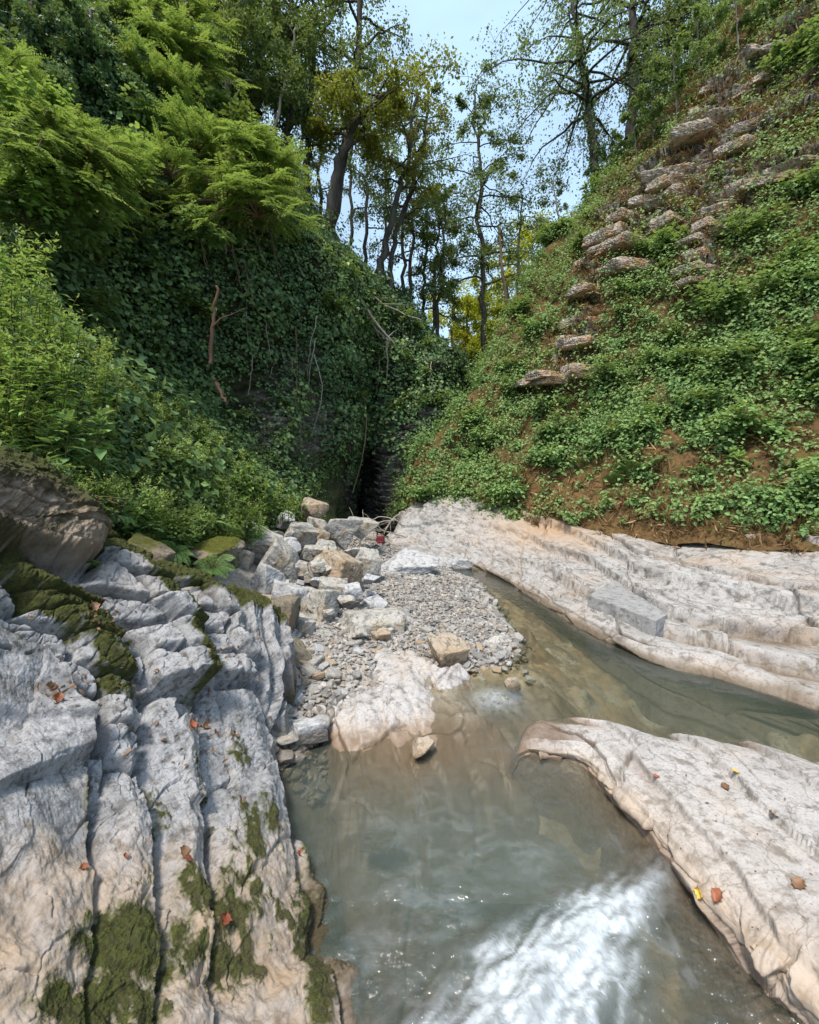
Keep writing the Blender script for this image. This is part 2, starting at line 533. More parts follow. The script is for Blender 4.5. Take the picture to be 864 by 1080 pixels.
wallm = np.exp(-np.maximum(0, (np.abs(lpx - 415) - 40) / 12) ** 2) * np.exp(-np.maximum(0, (np.abs(lpy - 500) - 55) / 15) ** 2)
rockm = np.clip(cliff * 0.42 * sst(200, 300, lpx) * 0.8 + wallm * 0.6 + 0.35 * np.exp(-(((lpx - 310) / 45) ** 2 + ((lpy - 470) / 60) ** 2)), 0, 1)
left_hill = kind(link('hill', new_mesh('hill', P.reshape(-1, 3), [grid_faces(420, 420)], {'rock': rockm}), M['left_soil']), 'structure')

# ---------------------------------------------------------------- hillside on the right
RG = [
    [(420, 575, 22), (422, 570, 13), (470, 565, 11.6), (545, 565, 9.9), (622, 566, 8.5), (702, 572, 7.3), (792, 578, 6.4), (880, 585, 5.8), (1060, 615, 4.7), (1500, 680, 3.2)],
    [(425, 545, 22), (426, 520, 13.2), (480, 515, 11.9), (550, 512, 10.4), (630, 510, 9.1), (712, 508, 8), (800, 503, 7.2), (890, 498, 6.6), (1080, 500, 5.4), (1500, 520, 3.8)],
    [(446, 520, 22), (440, 482, 13.5), (504, 457, 12.5), (570, 437, 11.3), (650, 423, 10.1), (730, 410, 9.0), (812, 396, 8.2), (902, 385, 7.5), (1100, 365, 6.1), (1500, 340, 4.5)],
    [(492, 470, 22), (478, 442, 14), (538, 384, 13.1), (600, 350, 12), (670, 328, 10.9), (745, 305, 10), (827, 288, 9.2), (918, 270, 8.5), (1120, 230, 7.0), (1550, 150, 5.2)],
    [(528, 410, 22), (514, 384, 14.8), (566, 320, 14), (625, 270, 12.9), (695, 238, 11.9), (767, 212, 11), (842, 185, 10.2), (932, 155, 9.5), (1140, 85, 7.9), (1600, -60, 6)],
    [(572, 325, 23), (560, 292, 15.8), (605, 245, 15), (665, 195, 14), (727, 155, 12.9), (792, 118, 12), (862, 82, 11.2), (948, 38, 10.5), (1160, -60, 8.8), (1650, -280, 6.8)],
    [(645, 245, 25), (632, 212, 17.2), (672, 165, 16.4), (710, 122, 15.5), (757, 72, 14.2), (817, 22, 13.2), (882, -30, 12.3), (968, -85, 11.6), (1180, -200, 9.8), (1700, -500, 7.6)],
    [(705, 190, 28), (690, 150, 19), (725, 95, 18), (757, 45, 17), (795, -10, 16), (850, -65, 15), (910, -130, 14), (995, -190, 13), (1210, -330, 11.5), (1750, -700, 9)],
    [(760, 170, 34), (750, 110, 28), (780, 60, 27), (810, 0, 26), (845, -60, 25), (890, -120, 24), (950, -180, 23), (1030, -240, 22), (1250, -380, 20), (1800, -700, 16)],
]
P = sheet([[W(*c) for c in r] for r in RG], 420, 440)
RN = normals(P)
rpx, rpy = pix(P)
vv = np.linspace(0, 8, 420)[:, None] * np.ones((1, 440))
up_ = sst(0.5, 1.5, vv)
d = fbm(P * 0.6, 5) * 0.45 * up_ + fbm(P * 2.4, 4) * 0.12
bed = P[..., 2] + 0.25 * P[..., 0] + 0.35 * n2(P[..., 0] * .8, P[..., 1] * .8, 3, seed=4)
saw = (bed * 1.5) % 1.0
outc = np.zeros_like(rpx)
for cx, cy, sx, sy in ((598, 395, 30, 20), (618, 355, 20, 30), (622, 310, 22, 35), (690, 225, 60, 35), (745, 180, 50, 45), (740, 260, 45, 40), (790, 100, 70, 60), (820, 190, 40, 25), (650, 205, 40, 20), (700, 130, 45, 35), (850, 60, 40, 50)):
    outc = np.maximum(outc, np.exp(-((rpx - cx) / sx) ** 2 - ((rpy - cy) / sy) ** 2))
BAND = [[(572, 408), (598, 388), (615, 362), (621, 322), (636, 286), (652, 250), (682, 214), (716, 180), (742, 140), (776, 96), (812, 60), (855, 18), (900, -40)], [(735, 304), (740, 262), (756, 222), (800, 194), (860, 182), (930, 170)], [(690, 240), (720, 215), (750, 190), (790, 150), (830, 120), (900, 90)]]


def band_d(x, y):
    b = np.full(np.shape(x), 1e9)
    for path in BAND:
        for (x0, y0), (x1, y1) in zip(path[:-1], path[1:]):
            t = np.clip(((x - x0) * (x1 - x0) + (y - y0) * (y1 - y0)) / ((x1 - x0) ** 2 + (y1 - y0) ** 2), 0, 1)
            b = np.minimum(b, np.hypot(x - x0 - t * (x1 - x0), y - y0 - t * (y1 - y0)))
    return b


bandm = np.exp(-(np.maximum(0, band_d(rpx, rpy) + 14 * n2(rpx / 25, rpy / 25, 3, seed=98)) / np.where(rpy < 300, 30, 17)) ** 2) * (rpx > 500)
outc = np.maximum(outc * 0.7, bandm)
f1, f2, idq, _, _ = vor(P[..., 0] * 1.3 + P[..., 1] * 0.7, bed * 2.2, 55, 0.8)
saw = (bed * 2.3 + (idq[..., 0] - 0.5) * 0.9) % 1.0
d += outc * (sst(0, 0.10, saw) * (1 - 0.85 * saw) * 0.62 - 0.15 + (idq[..., 1] - 0.5) * 0.25 - 0.15 * np.exp(-((f2 - f1) / 0.05) ** 2)) * up_ + outc * fbm(P * 1.5, 4, 0.55, True) * 0.2
P = P + RN * d[..., None]
RP = P
right_hill = kind(link('hill', new_mesh('hill', P.reshape(-1, 3), [grid_faces(420, 440)], {'rock': np.clip(outc * (0.25 + 0.6 * (1 - sst(0.1, 0.75, saw))), 0, 1)}), M['right_soil']), 'structure')

# ---------------------------------------------------------------- pale ledge along the right of the stream
wl = [(405, 598, 9.2), (440, 597, 8.9), (478, 597, 8.8), (512, 600, 8.55), (560, 622, 7.0), (620, 655, 5.5), (690, 690, 4.5), (760, 706, 4.15), (864, 739, 3.58), (960, 772, 3.14), (1250, 860, 2.4), (1800, 1000, 1.7)]
r1 = [(408, 585, 10.6), (420, 575, 10.4), (470, 568, 10.2), (530, 575, 9.1), (588, 600, 7.7), (650, 632, 6.2), (720, 662, 5.15), (795, 676, 4.8), (892, 700, 4.2), (1010, 730, 3.7), (1300, 800, 2.8), (1850, 930, 2.0)]
r2 = [(416, 565, 11.8), (428, 553, 11.2), (475, 546, 11), (542, 550, 10), (607, 572, 8.5), (672, 600, 6.95), (747, 622, 6.0), (827, 630, 5.45), (917, 645, 4.9), (1040, 665, 4.3), (1340, 720, 3.3), (1900, 840, 2.3)]
r3 = [(424, 552, 13), (434, 534, 12.4), (482, 524, 11.8), (550, 532, 10.8), (622, 550, 9.3), (695, 562, 7.85), (768, 570, 6.9), (848, 575, 6.3), (938, 585, 5.7), (1060, 600, 5), (1380, 640, 3.8), (1950, 720, 2.7)]
r4 = [(430, 535, 15), (440, 510, 13.6), (486, 500, 13), (556, 510, 11.8), (630, 525, 10.3), (703, 535, 8.9), (776, 540, 8), (856, 545, 7.4), (946, 550, 6.8), (1080, 560, 6), (1400, 580, 4.6), (1950, 640, 3.2)]
wlp = np.array([W(*c) for c in wl])
rows = [wlp + np.array([-0.5, -0.45, -1.0]), wlp + np.array([-0.12, -0.15, -0.3]), wlp + np.array([0, 0, 0.03])] + [np.array([W(*c) for c in r]) for r in (r1, r2, r3, r4)]
nu, nv = 330, 760
P = sheet(rows, nu, nv)
N_ = normals(P)
ex, ey = pix(P)
u = np.linspace(0, 6, nu)[:, None] * np.ones((1, nv))
arc = np.concatenate([[0], np.cumsum(np.linalg.norm(np.diff(P[nu // 2], axis=0), axis=1))])[None, :] * np.ones((nu, 1))
h_ = (u - 2) * 0.62
wp = n2(arc * 0.8, h_ * 1.2, 4, seed=9)
w2 = n2(arc * 3.0, h_ * 4.0, 4, seed=10)
f1, f2, idp, ox, oy = vor(arc * 0.46 + 0.18 * wp + 0.04 * w2, h_ * 1.35 + 0.12 * arc + 0.18 * wp + 0.04 * w2, 3, 0.8)
lay = h_ * 2.0 + 0.20 * wp + arc * 0.10 + (idp[..., 0] - 0.5) * 0.75 + 0.04 * w2
saw = lay % 1.0
d = sst(0.0, 0.03, saw) * (1 - 0.9 * saw) * 0.22 + (idp[..., 1] - 0.5) * 0.10 + ox * (idp[..., 2] - 0.5) * 0.16
d -= 0.13 * np.exp(-((f2 - f1) / 0.022) ** 2)
lay2 = h_ * 8.5 + 0.3 * wp + arc * 0.25 + (idp[..., 2] - 0.5) * 2.0
f1, f2, idr, ox, oy = vor(arc * 1.5 + wp + np.floor(lay2) * 0.37, h_ * 5.5 + 0.2 * arc + 0.3 * wp, 5, 0.8)
lay2 = (lay2 + (idr[..., 0] - 0.5) * 1.2 + 0.08 * w2) % 1.0
d += (idp[..., 0] > 0.35) * (sst(0, 0.07, lay2) * (1 - 0.9 * lay2) * 0.04 + (idr[..., 1] - 0.5) * 0.03 - 0.06 * np.exp(-((f2 - f1) / 0.035) ** 2) * (idr[..., 2] > 0.5))
d += fbm(P * 0.8, 3) * 0.09 + fbm(P * 7, 5, 0.6, True) * 0.014
# the far end towards the head of the gorge is a steep wall of slanting thin beds
far = 1 - sst(520, 600, ex)
sl_ = (P[..., 2] * 3.4 - P[..., 0] * 2.6 + 0.8 * n2(P[..., 0], P[..., 2], 3, seed=6)) % 1.0
d = d * (1 - 0.6 * far) + far * (sl_ ** 0.6 - 0.5) * 0.22
d *= (sst(0.8, 2.2, u) * 0.9 + 0.1) * (1 - 0.75 * sst(4.7, 5.5, u))
P = P + N_ * d[..., None]
EP, EN, EU, EX = P, N_, u, ex
wet = (1 - sst(0.03, 0.12, P[..., 2] + 0.06 * n2(arc * 3, h_ * 3, 3)))
stn_ = 0.6 * sst(0.12, 0.5, n2(arc * 0.7, h_ * 3.0, 5, 0.62, seed=97))
tn = np.clip(np.exp(-((ex - 580) / 60) ** 2 - ((ey - 560) / 25) ** 2) + 0.7 * sst(4.3, 5.6, u) + 0.35 * np.exp(-(P[..., 2] / 0.12) ** 2), 0, 1)
ms = np.clip(sst(5.0, 6, u) * 0.35, 0, 1)
tag(link('limestone_ledge', new_mesh('limestone_ledge', P.reshape(-1, 3), [grid_faces(nu, nv)], {'wet': np.maximum(wet, stn_), 'tan': tn, 'moss': ms}), M['ledge_rock']),
    'long pale pinkish ledge of thin cracked beds sloping down to the stream', 'rock ledge')

# ---------------------------------------------------------------- low slab between the two pools, lower right
A_ = [(566, 760, 3.28), (592, 757, 3.27), (650, 767, 3.2), (700, 781, 3.04), (760, 787, 2.98), (810, 796, 2.89), (864, 810, 2.76), (950, 832, 2.57), (1150, 880, 2.25), (1500, 960, 1.85)]
B_ = [(556, 800, 3.03), (578, 803, 2.99), (614, 812, 2.89), (639, 838, 2.68), (673, 877, 2.42), (711, 923, 2.15), (760, 985, 1.875), (800, 1040, 1.68), (850, 1090, 1.55), (980, 1300, 1.16)]
Ap, Bp = np.array([W(*c) for c in A_]), np.array([W(*c) for c in B_])
Ap[:, 2] = -0.02
Bp[:, 2] = -0.14
q = np.linspace(0, 1, 10)[:, None]
hgt = np.array([0.055, 0.075, 0.10, 0.12, 0.13, 0.14, 0.16, 0.17, 0.2, 0.24])[:, None]
z = np.array([[0, 0, 1.0]])
rows = [Bp + np.array([-0.30, -0.06, -0.75]), Bp + np.array([-0.06, -0.02, -0.12]), Bp + z * 0.02,
        Bp * 0.985 + Ap * 0.015 + z * hgt * 0.95, Bp * 0.72 + Ap * 0.28 + z * hgt * 1.15, Bp * 0.35 + Ap * 0.65 + z * hgt * 0.95, Bp * 0.08 + Ap * 0.92 + z * hgt * 0.45,
        Ap + np.array([0.03, 0.08, -0.06]), Ap + np.array([0.1, 0.35, -0.5]), Ap + np.array([0.1, 0.45, -0.9])]
rows = [np.concatenate([q_[:1] + np.array([-0.30, 0.03, -0.75]), q_[:1] + np.array([-0.10, 0.01, -0.13]), q_]) for q_ in rows]
nu, nv = 460, 620
P = sheet(rows, nu, nv)
N_ = normals(P)
u = np.linspace(0, 9, nu)[:, None] * np.ones((1, nv))
arc = np.concatenate([[0], np.cumsum(np.linalg.norm(np.diff(P[nu // 2], axis=0), axis=1))])[None, :] * np.ones((nu, 1))
top = sst(3.0, 3.15, u)
c_ = np.concatenate([np.zeros((1, nv)), np.cumsum(np.linalg.norm(np.diff(P, axis=0), axis=-1), 0)], 0)
c_ = c_ - c_[nu * 3 // 9]
wp = n2(arc * 1.2, c_ * 1.2, 4, seed=19)
w2 = n2(arc * 6, c_ * 6, 4, seed=18)
f1, f2, idp, ox, oy = vor(arc * 0.75 + 0.25 * wp + 0.03 * w2, c_ * 1.3 + arc * 0.45 + 0.2 * wp + 0.03 * w2, 8, 0.8)
d = top * ((idp[..., 0] - 0.5) * 0.035 + ox * (idp[..., 1] - 0.5) * 0.05 + oy * (idp[..., 2] - .5) * 0.03 - 0.040 * np.exp(-((f2 - f1) / 0.022) ** 2))
st_ = ((c_ * 1.9 + arc * 0.35 + 0.15 * wp + (idp[..., 2] - 0.5) * 0.7 + 0.03 * w2) % 1.0)
d += top * (sst(0, 0.025, st_) * (1 - st_)) * 0.05
d += fbm(P * 2.0, 3) * 0.022 + fbm(P * 14, 5, 0.6, True) * 0.006
side = np.exp(-((u - 2.7) / 0.5) ** 2)
f1, f2, idr, ox, oy = vor(arc * 4.5 + 0.4 * w2, P[..., 2] * 13 + 0.5 * wp + 0.3 * w2, 9, 0.8)
d += side * ((idr[..., 0] - 0.5) * 0.08 + ox * (idr[..., 1] - 0.5) * 0.10 - 0.015 * np.exp(-((f2 - f1) / 0.06) ** 2) + 0.09 * n2(arc * 2.5, c_ * 0, 4, 0.6, seed=91))
P = P + N_ * d[..., None]
SP, SN = P, N_
wet = np.clip((1 - sst(-0.10, -0.02, P[..., 2] + 0.04 * wp)) * (u < 4) + (1 - sst(0.0, 0.035, P[..., 2])) * (u > 4) + (1 - sst(0.20, 0.60, arc - 0.55 + 0.15 * wp)) * 0.85, 0, 1)
stn = 0.5 * sst(0.1, 0.5, n2(c_ * 3.5 + arc * 0.6, arc * 1.1, 5, 0.6, seed=95)) * top
tn = np.clip(side * 0.65 + 0.10 * (1 - sst(3.2, 4.6, u + wp)) + 0.3 * (1 - sst(0.1, 0.4, arc / arc.max())), 0, 1)
tag(link('limestone_slab', new_mesh('limestone_slab', P.reshape(-1, 3), [grid_faces(nu, nv)], {'wet': np.maximum(wet, stn), 'tan': tn, 'moss': np.zeros(u.size)}), M['slab_rock']),
    'broad low whitish slab with a tan broken edge lying between the foaming pool and the upper pool', 'rock slab')

# ---------------------------------------------------------------- layered outcrop at the lower left
dx_ = np.array([-160, -100, 0, 100, 200, 300, 400, 470.])
dy_ = np.array([430, 480, 560, 620, 700, 800, 900, 1000, 1130, 1250.])
DT = np.array([
    [1.95, 2.15, 2.6, 3.3, 4.4, 5.7, 7.4, 8.8], [1.85, 2.05, 2.5, 3.1, 4.1, 5.3, 7.0, 8.4], [1.75, 1.95, 2.38, 2.9, 3.65, 4.8, 6.4, 7.8], [1.65, 1.82, 2.18, 2.62, 3.25, 4.15, 5.6, 7], [1.5, 1.65, 1.95, 2.3, 2.8, 3.5, 4.7, 5.8],
    [1.3, 1.45, 1.68, 1.95, 2.30, 2.95, 3.7, 4.4], [1.12, 1.25, 1.42, 1.62, 1.84, 2.10, 2.7, 3.2], [1.0, 1.10, 1.22, 1.36, 1.52, 1.70, 1.98, 2.3], [0.86, 0.95, 1.05, 1.15, 1.25, 1.36, 1.50, 1.65], [0.75, 0.82, 0.9, 0.98, 1.05, 1.13, 1.22, 1.3]])


def bil(X, Y):
    A = cr1(np.swapaxes(cr1(DT, 200), 0, 1), 200).T
    ys = np.interp(Y, dy_, np.linspace(0, 199, len(dy_)))
    xs = np.interp(X, dx_, np.linspace(0, 199, len(dx_)))
    i, j = np.minimum(ys.astype(int), 198), np.minimum(xs.astype(int), 198)
    a, b = ys - i, xs - j
    return A[i, j] * (1 - a) * (1 - b) + A[i + 1, j] * a * (1 - b) + A[i, j + 1] * (1 - a) * b + A[i + 1, j + 1] * a * b


def curve(pts):
    p = np.array(pts, float)
    return lambda y: np.interp(y, p[:, 0], p[:, 1])


C0 = curve([(430, -190), (560, -130), (640, -60), (666, 0), (685, 38), (716, 62), (789, 83), (848, 90), (1000, 95), (1250, 80)])
C1 = curve([(430, -150), (500, -100), (560, -40), (580, 0), (610, 60), (650, 105), (690, 130), (734, 141), (779, 141), (834, 147), (950, 160), (1250, 170)])
C2 = curve([(430, -90), (480, -30), (500, 20), (533, 72), (560, 122), (588, 157), (622, 181), (658, 195), (699, 200), (760, 204), (900, 215), (1250, 232)])
C3 = curve([(430, 40), (500, 110), (540, 155), (570, 190), (600, 218), (640, 240), (709, 252), (754, 266), (789, 280), (838, 293), (900, 307), (1000, 330), (1250, 390)])
XE = curve([(430, 130), (500, 185), (560, 225), (600, 250), (620, 264), (650, 288), (700, 292), (780, 282), (800, 276), (850, 294), (900, 320), (1000, 364), (1080, 412), (1250, 490)])
YT = curve([(-170, 455), (-60, 462), (0, 472), (40, 486), (70, 510), (100, 540), (128, 562), (160, 585), (190, 598), (250, 625), (300, 650), (480, 660)])
nu, nv = 900, 560
tv = np.linspace(0, 1, nv)[None, :]
py0 = np.linspace(1230, 440, nu)[:, None]
XL = -150.0
PX = XL + (XE(py0) - XL) * tv
PY = py0 + np.maximum(0, YT(PX) - py0) * 1.0
PX0, PY0 = PX.copy(), PY.copy()
over = np.maximum(0, YT(PX) - py0)                       # rows that reach above the crest run back into the bank
base = WG(PX, PY, bil(PX, PY))
base[..., 1] += over * 0.014
base[..., 0] += over * 0.014 * (PX - HX) / F
base[..., 2] -= over * 0.004
N_ = normals(base)
for _ in range(6):                                       # soften the base normals
    N_[1:-1, 1:-1] = unit(N_[1:-1, 1:-1] + N_[:-2, 1:-1] + N_[2:, 1:-1] + N_[1:-1, :-2] + N_[1:-1, 2:])
wx = PX + 7 * n2(PX / 40, PY / 40, 4, seed=1)
wy = PY + 7 * n2(PX / 40, PY / 40, 4, seed=2)
cs = [np.full_like(PX, -150.0), C0(wy), C1(wy), C2(wy), C3(wy), XE(wy) + 1]
lay = np.zeros(PX.shape, int)
fr = np.zeros(PX.shape)
wid = np.ones(PX.shape)
for k in range(5):
    a, b = cs[k], np.maximum(cs[k + 1], cs[k] + 6)
    inn = (wx >= a)
    lay = np.where(inn, k, lay)
    fr = np.where(inn, np.clip((wx - a) / (b - a), 0, 1), fr)
    wid = np.where(inn, b - a, wid)
dep = base[..., 1]
S = dep / F                                              # metres per pixel
dg = PX * 0.82 + PY * -0.30
dl = PX * 0.30 + PY * 0.95
mnz = n2(PX / 14, PY / 14, 3, seed=73)
amp = np.choose(lay, [30, 34, 44, 34, 20])
fade = 1 - 0.60 * sst(850, 960, PY + 25 * n2(PX / 60, PY / 60, 3, seed=3))
d = amp * fade * (fr ** 0.7 * (1 - 0.35 * sst(0.72, 1, fr)) - 0.55)
d -= 36 * fade * np.exp(-(fr * wid / 7.5) ** 2)          # open joint beside the next bed
# cross breaks: the upper blocks stand out over the lower plates
yb = np.choose(lay, [838 - 0.4 * PX, 900 + 0 * PX, 733 + 6 * n2(PX / 20, PY / 90, 3, seed=5), 722 + 0 * PX, 640 + 0 * PX])
ab = np.choose(lay, [18, 5, 38, 26, 0])
d += ab * fade * (1 - sst(-2, 5, PY - yb)) * sst(-80, 0, PY - yb)
yb2 = np.choose(lay, [752 + 0.3 * PX, 660 + 0.9 * (PX - 60), 650 + 0.35 * (PX - 120), 664 + 0 * PX, 720 + 0 * PX])
d += np.choose(lay, [10, 8, 12, 8, 3]) * (1 - sst(-2, 4, PY - yb2)) * sst(-50, 0, PY - yb2)
# square-cut blocks in the upper beds, big plates below
xl = wx - np.choose(lay, [cs[k] for k in range(5)])
al = (wy - 0.40 * xl) / 36.0
f1, f2, idr, ox, oy = vor(fr * np.choose(lay, [1.6, 1.5, 2.2, 1.7, 4.2]) + lay * 11.3, al * np.choose(lay, [.5, 1.05, 1.0, 1.3, .3]), 11, 0.55)
low_ = sst(np.choose(lay, [560, 790, 735, 725, 640]) + 0.0, np.choose(lay, [600, 850, 745, 735, 700]) + 0.0, PY)
edge = np.exp(-((f2 - f1) / 0.12) ** 2)
d += (1 - low_) * ((idr[..., 0] - 0.5) * 17 + (ox * (idr[..., 1] - 0.5) + oy * (idr[..., 2] - 0.5)) * 11 - 21 * edge)
f1, f2, idr, ox, oy = vor(xl / 58.0 + lay * 5.1 + 0.25 * n2(PX / 40, PY / 40, 3, seed=61), dl / 95.0 + 0.2 * n2(PX / 40, PY / 40, 3, seed=62), 17, 0.8)
d += low_ * fade * ((idr[..., 0] - 0.5) * 13 + ox * (idr[..., 1] - 0.5) * 16 + oy * (idr[..., 2] - .5) * 10 - 11 * np.exp(-((f2 - f1) / 0.03) ** 2) * sst(0.0, 0.3, n2(PX / 40, PY / 40, 3, seed=64)))
# knobbly second breakage
f1, f2, idr, ox, oy = vor(PX / 13 + 0.8 * n2(PX / 20, PY / 20, 3, seed=12), PY / 15 + 0.8 * n2(PX / 20, PY / 20, 3, seed=63), 13)
b2 = np.choose(lay, [0.22, 0.8, 0.35, 0.4, 0.3]) * (1 - 0.55 * low_)
d += b2 * fade * ((idr[..., 0] - 0.5) * 6 + ox * (idr[..., 1] - .5) * 6 - 4.5 * np.exp(-((f2 - f1) / 0.09) ** 2))
# ribs in the right-hand bed, streaky pitting on the weathered plates
rib = (fr * 3.2 + 0.35 * n2(PX / 60, PY / 60, 2, seed=8)) % 1.0
d += (lay == 4) * (1 - sst(800, 850, PY)) * (sst(0, .10, rib) * (1 - 0.9 * rib)) * 22
pit = fbm(np.stack([dg / 8.0, dl / 30.0, 0 * dl + 3.3], -1), 5, 0.6, True)
pm = sst(-0.15, 0.35, n2(PX / 45, PY / 60, 3, seed=16)) * np.choose(lay, [0.35, 0.7, 0.9, 1.0, 0.7])
d += fade * (0.7 + 3.6 * pm * sst(690, 790, PY)) * pit
d += (1 - fade) * (fbm(np.stack([dg / 9.0, dl / 60.0, 0 * dl + 8], -1), 5, 0.6, True) * 1.8 + n2(PX / 60, PY / 70, 4, 0.55, seed=31) * 26)
d += 1.0 * n2(PX / 5, PY / 5, 4, 0.6, seed=14) + 20 * n2(PX / 110, PY / 110, 3, seed=15)
d *= 1 - 0.75 * np.exp(-np.maximum(PY - YT(PX), 0) / 16) * (over < 900)
# mossy shoulder bulging over a dark cavity at the left edge
y3 = np.interp(PX, [-150, 0, 60, 95, 110, 130], [588, 578, 596, 590, 560, 540]) + 7 * n2(PX / 22, PY / 60, 3, seed=71)
sh = (1 - sst(-2, 9, PY - y3)) * (1 - sst(88, 112, PX + 6 * mnz))
d = d * (1 - 0.8 * sh) + sh * (34 * sst(0, 40, PY - YT(PX)) + 12 * n2(PX / 45, PY / 40, 4, seed=72) + 6 * fbm(np.stack([PX / 16, PY / 16, 0 * PX], -1), 4, 0.6, True))
d -= 26 * np.exp(-((PY - y3 - 13) / 11) ** 2) * (1 - sst(95, 118, PX))
d *= S
P = base + N_ * d[..., None]
OP, ON, OPX, OPY = P, N_, PX0, PY0
mn = n2(PX / 22, PY / 28, 5, 0.6, seed=21)
moss = np.zeros(PX.shape)
for k, lo, hi, w_ in ((1, .42, .62, 1.0), (2, .74, .88, .95), (3, .86, .95, .4), (0, .90, 1, .4)):
    moss = np.where(lay == k, np.maximum(moss, w_ * sst(lo, hi, fr + 0.10 * mn) * (1 - sst(690 if k < 3 else 640, 780, PY))), moss)
for cx, cy, sx, sy, w_ in ((140, 1000, 80, 50, 1), (105, 1060, 75, 50, 1), (235, 960, 55, 60, .7), (335, 985, 30, 85, 1), (250, 1010, 40, 26, .8), (200, 930, 40, 30, .5), (50, 745, 14, 25, .5), (225, 800, 30, 60, .35), (265, 880, 26, 50, .6), (92, 850, 12, 40, .6), (170, 870, 12, 40, .4), (240, 1030, 40, 40, .5), (40, 560, 60, 40, .5), (330, 1060, 22, 50, .8)):
    moss = np.maximum(moss, w_ * np.exp(-((PX - cx) / sx) ** 2 - ((PY - cy) / sy) ** 2))
mn2 = fbm(np.stack([dg / 13.0, dl / 50.0, 0 * dl + 5.5], -1), 5, 0.65)
streak = sst(0.0, 0.4, mn2 + 0.3 * mn) * sst(730, 800, PY) * (1 - sst(1010, 1090, PY)) * sst(90, 170, PX)
moss = np.clip(moss * (0.95 + 0.7 * mn + 0.9 * mn2) + 0.45 * streak, 0, 1)
crest = 1 - sst(np.where(PX < 110, 24, 6), np.where(PX < 110, 80, 30), PY - YT(PX) + 16 * mn)
moss = np.maximum(moss, np.clip(crest * 0.8, 0, 1))
shb = sh * sst(20, 50, PY - YT(PX))
tan_ = np.clip(0.55 * shb + sst(855, 960, PY + 40 * mn) * (0.65 + 0.5 * n2(PX / 70, PY / 50, 3, seed=40)) + (PY < 640) * 0.15, 0, 1)
wet = np.clip((1 - sst(-0.10, -0.02, P[..., 2])) + 0.95 * shb + 0.35 * sst(0.0, 0.5, mn2 - 0.2 * mn) * sst(700, 800, PY) + 0.55 * np.exp(-((PX - 280) / 60) ** 2 - ((PY - 1010) / 45) ** 2) * (0.5 + mn), 0, 1)
P = P + N_ * (sst(0.28, 0.6, moss) * S * (2.2 + 3.0 * n2(PX / 3.5, PY / 3.5, 4, 0.65, seed=101) + 2.5 * mn))[..., None]
OP = P
# skirts: the right edge drops under water
idx = np.arange(nu * nv).reshape(nu, nv)
fl = grid_faces(nu, nv)
fl_l = lay[:-1, :-1].ravel()
outcrop = empty('limestone_outcrop', (-1.2, 2.2, 0))
tag(outcrop, 'near outcrop of fractured whitish limestone beds with mossy edges and a tan foot', 'rock outcrop')
off = np.array([-1.2, 2.2, 0])
skirt = np.stack([P[:, -1], P[:, -1] + np.array([0.02, 0.03, -0.35]), P[:, -1] + np.array([-0.05, 0.02, -1.1])], 1)
for k in range(5):
    f = fl[fl_l == k]
    ids, inv = np.unique(f.ravel(), return_inverse=True)
    V = P.reshape(-1, 3)[ids]
    at = {'moss': moss.ravel()[ids], 'tan': tan_.ravel()[ids], 'wet': wet.ravel()[ids]}
    fs = [inv.reshape(-1, 4)]
    if k == 4:
        n0 = len(V)
        V = np.vstack([V, skirt.reshape(-1, 3)])
        for kk, vv_ in (('moss', 0.5), ('tan', 0.4), ('wet', 0.8)):
            e_ = np.stack([{'moss': moss, 'tan': tan_, 'wet': wet}[kk][:, -1], np.full(nu, vv_), np.full(nu, vv_)], 1)
            at[kk] = np.concatenate([at[kk], e_.ravel()])
        fs.append(grid_faces(nu, 3, n0))
    link('rock_layer', new_mesh('rock_layer', V - off, fs, at), M['near_rock'], outcrop)

# ---------------------------------------------------------------- stream bed and water
def level(x, y):
    xc = 1.0 + np.clip((3.1 - y) * 2.2, 0, 0.75)
    lo = (1 - sst(2.75, 3.85, y + 0.3 * (x - 0.7))) * (1 - sst(-0.12 - 0.5 * sst(2.9, 3.2, y), 0.12 + 0.5 * sst(2.9, 3.2, y), x - xc))
    return -0.12 * lo, lo


BUMPS = [(0.25, 2.25, 0.75, 0.65, -0.75), (0.75, 1.75, 0.5, 0.6, -0.22), (-0.05, 3.05, 0.45, 0.45, 0.30), (0.3, 4.1, 1.0, 0.5, 0.30), (1.15, 4.6, 0.6, 1.3, 0.16), (1.3, 2.2, 0.22, 0.8, 0.28),
         (2.2, 3.9, 1.0, 0.6, -0.22), (1.0, 6.5, 0.7, 1.8, 0.18), (2.6, 3.2, 0.8, 0.35, -0.12), (0.62, 3.0, .35, .3, 0.12), (3.3, 3.4, 0.5, 0.4, 0.12), (-0.5, 2.9, 0.3, 0.5, -0.12)]


def bed_z(x, y):
    z = -0.36 + 0 * x
    for cx, cy, sx, sy, a in BUMPS:
        z = z + a * np.exp(-((x - cx) / sx) ** 2 - ((y - cy) / sy) ** 2)
    return z + level(x, y)[0] * 0.7


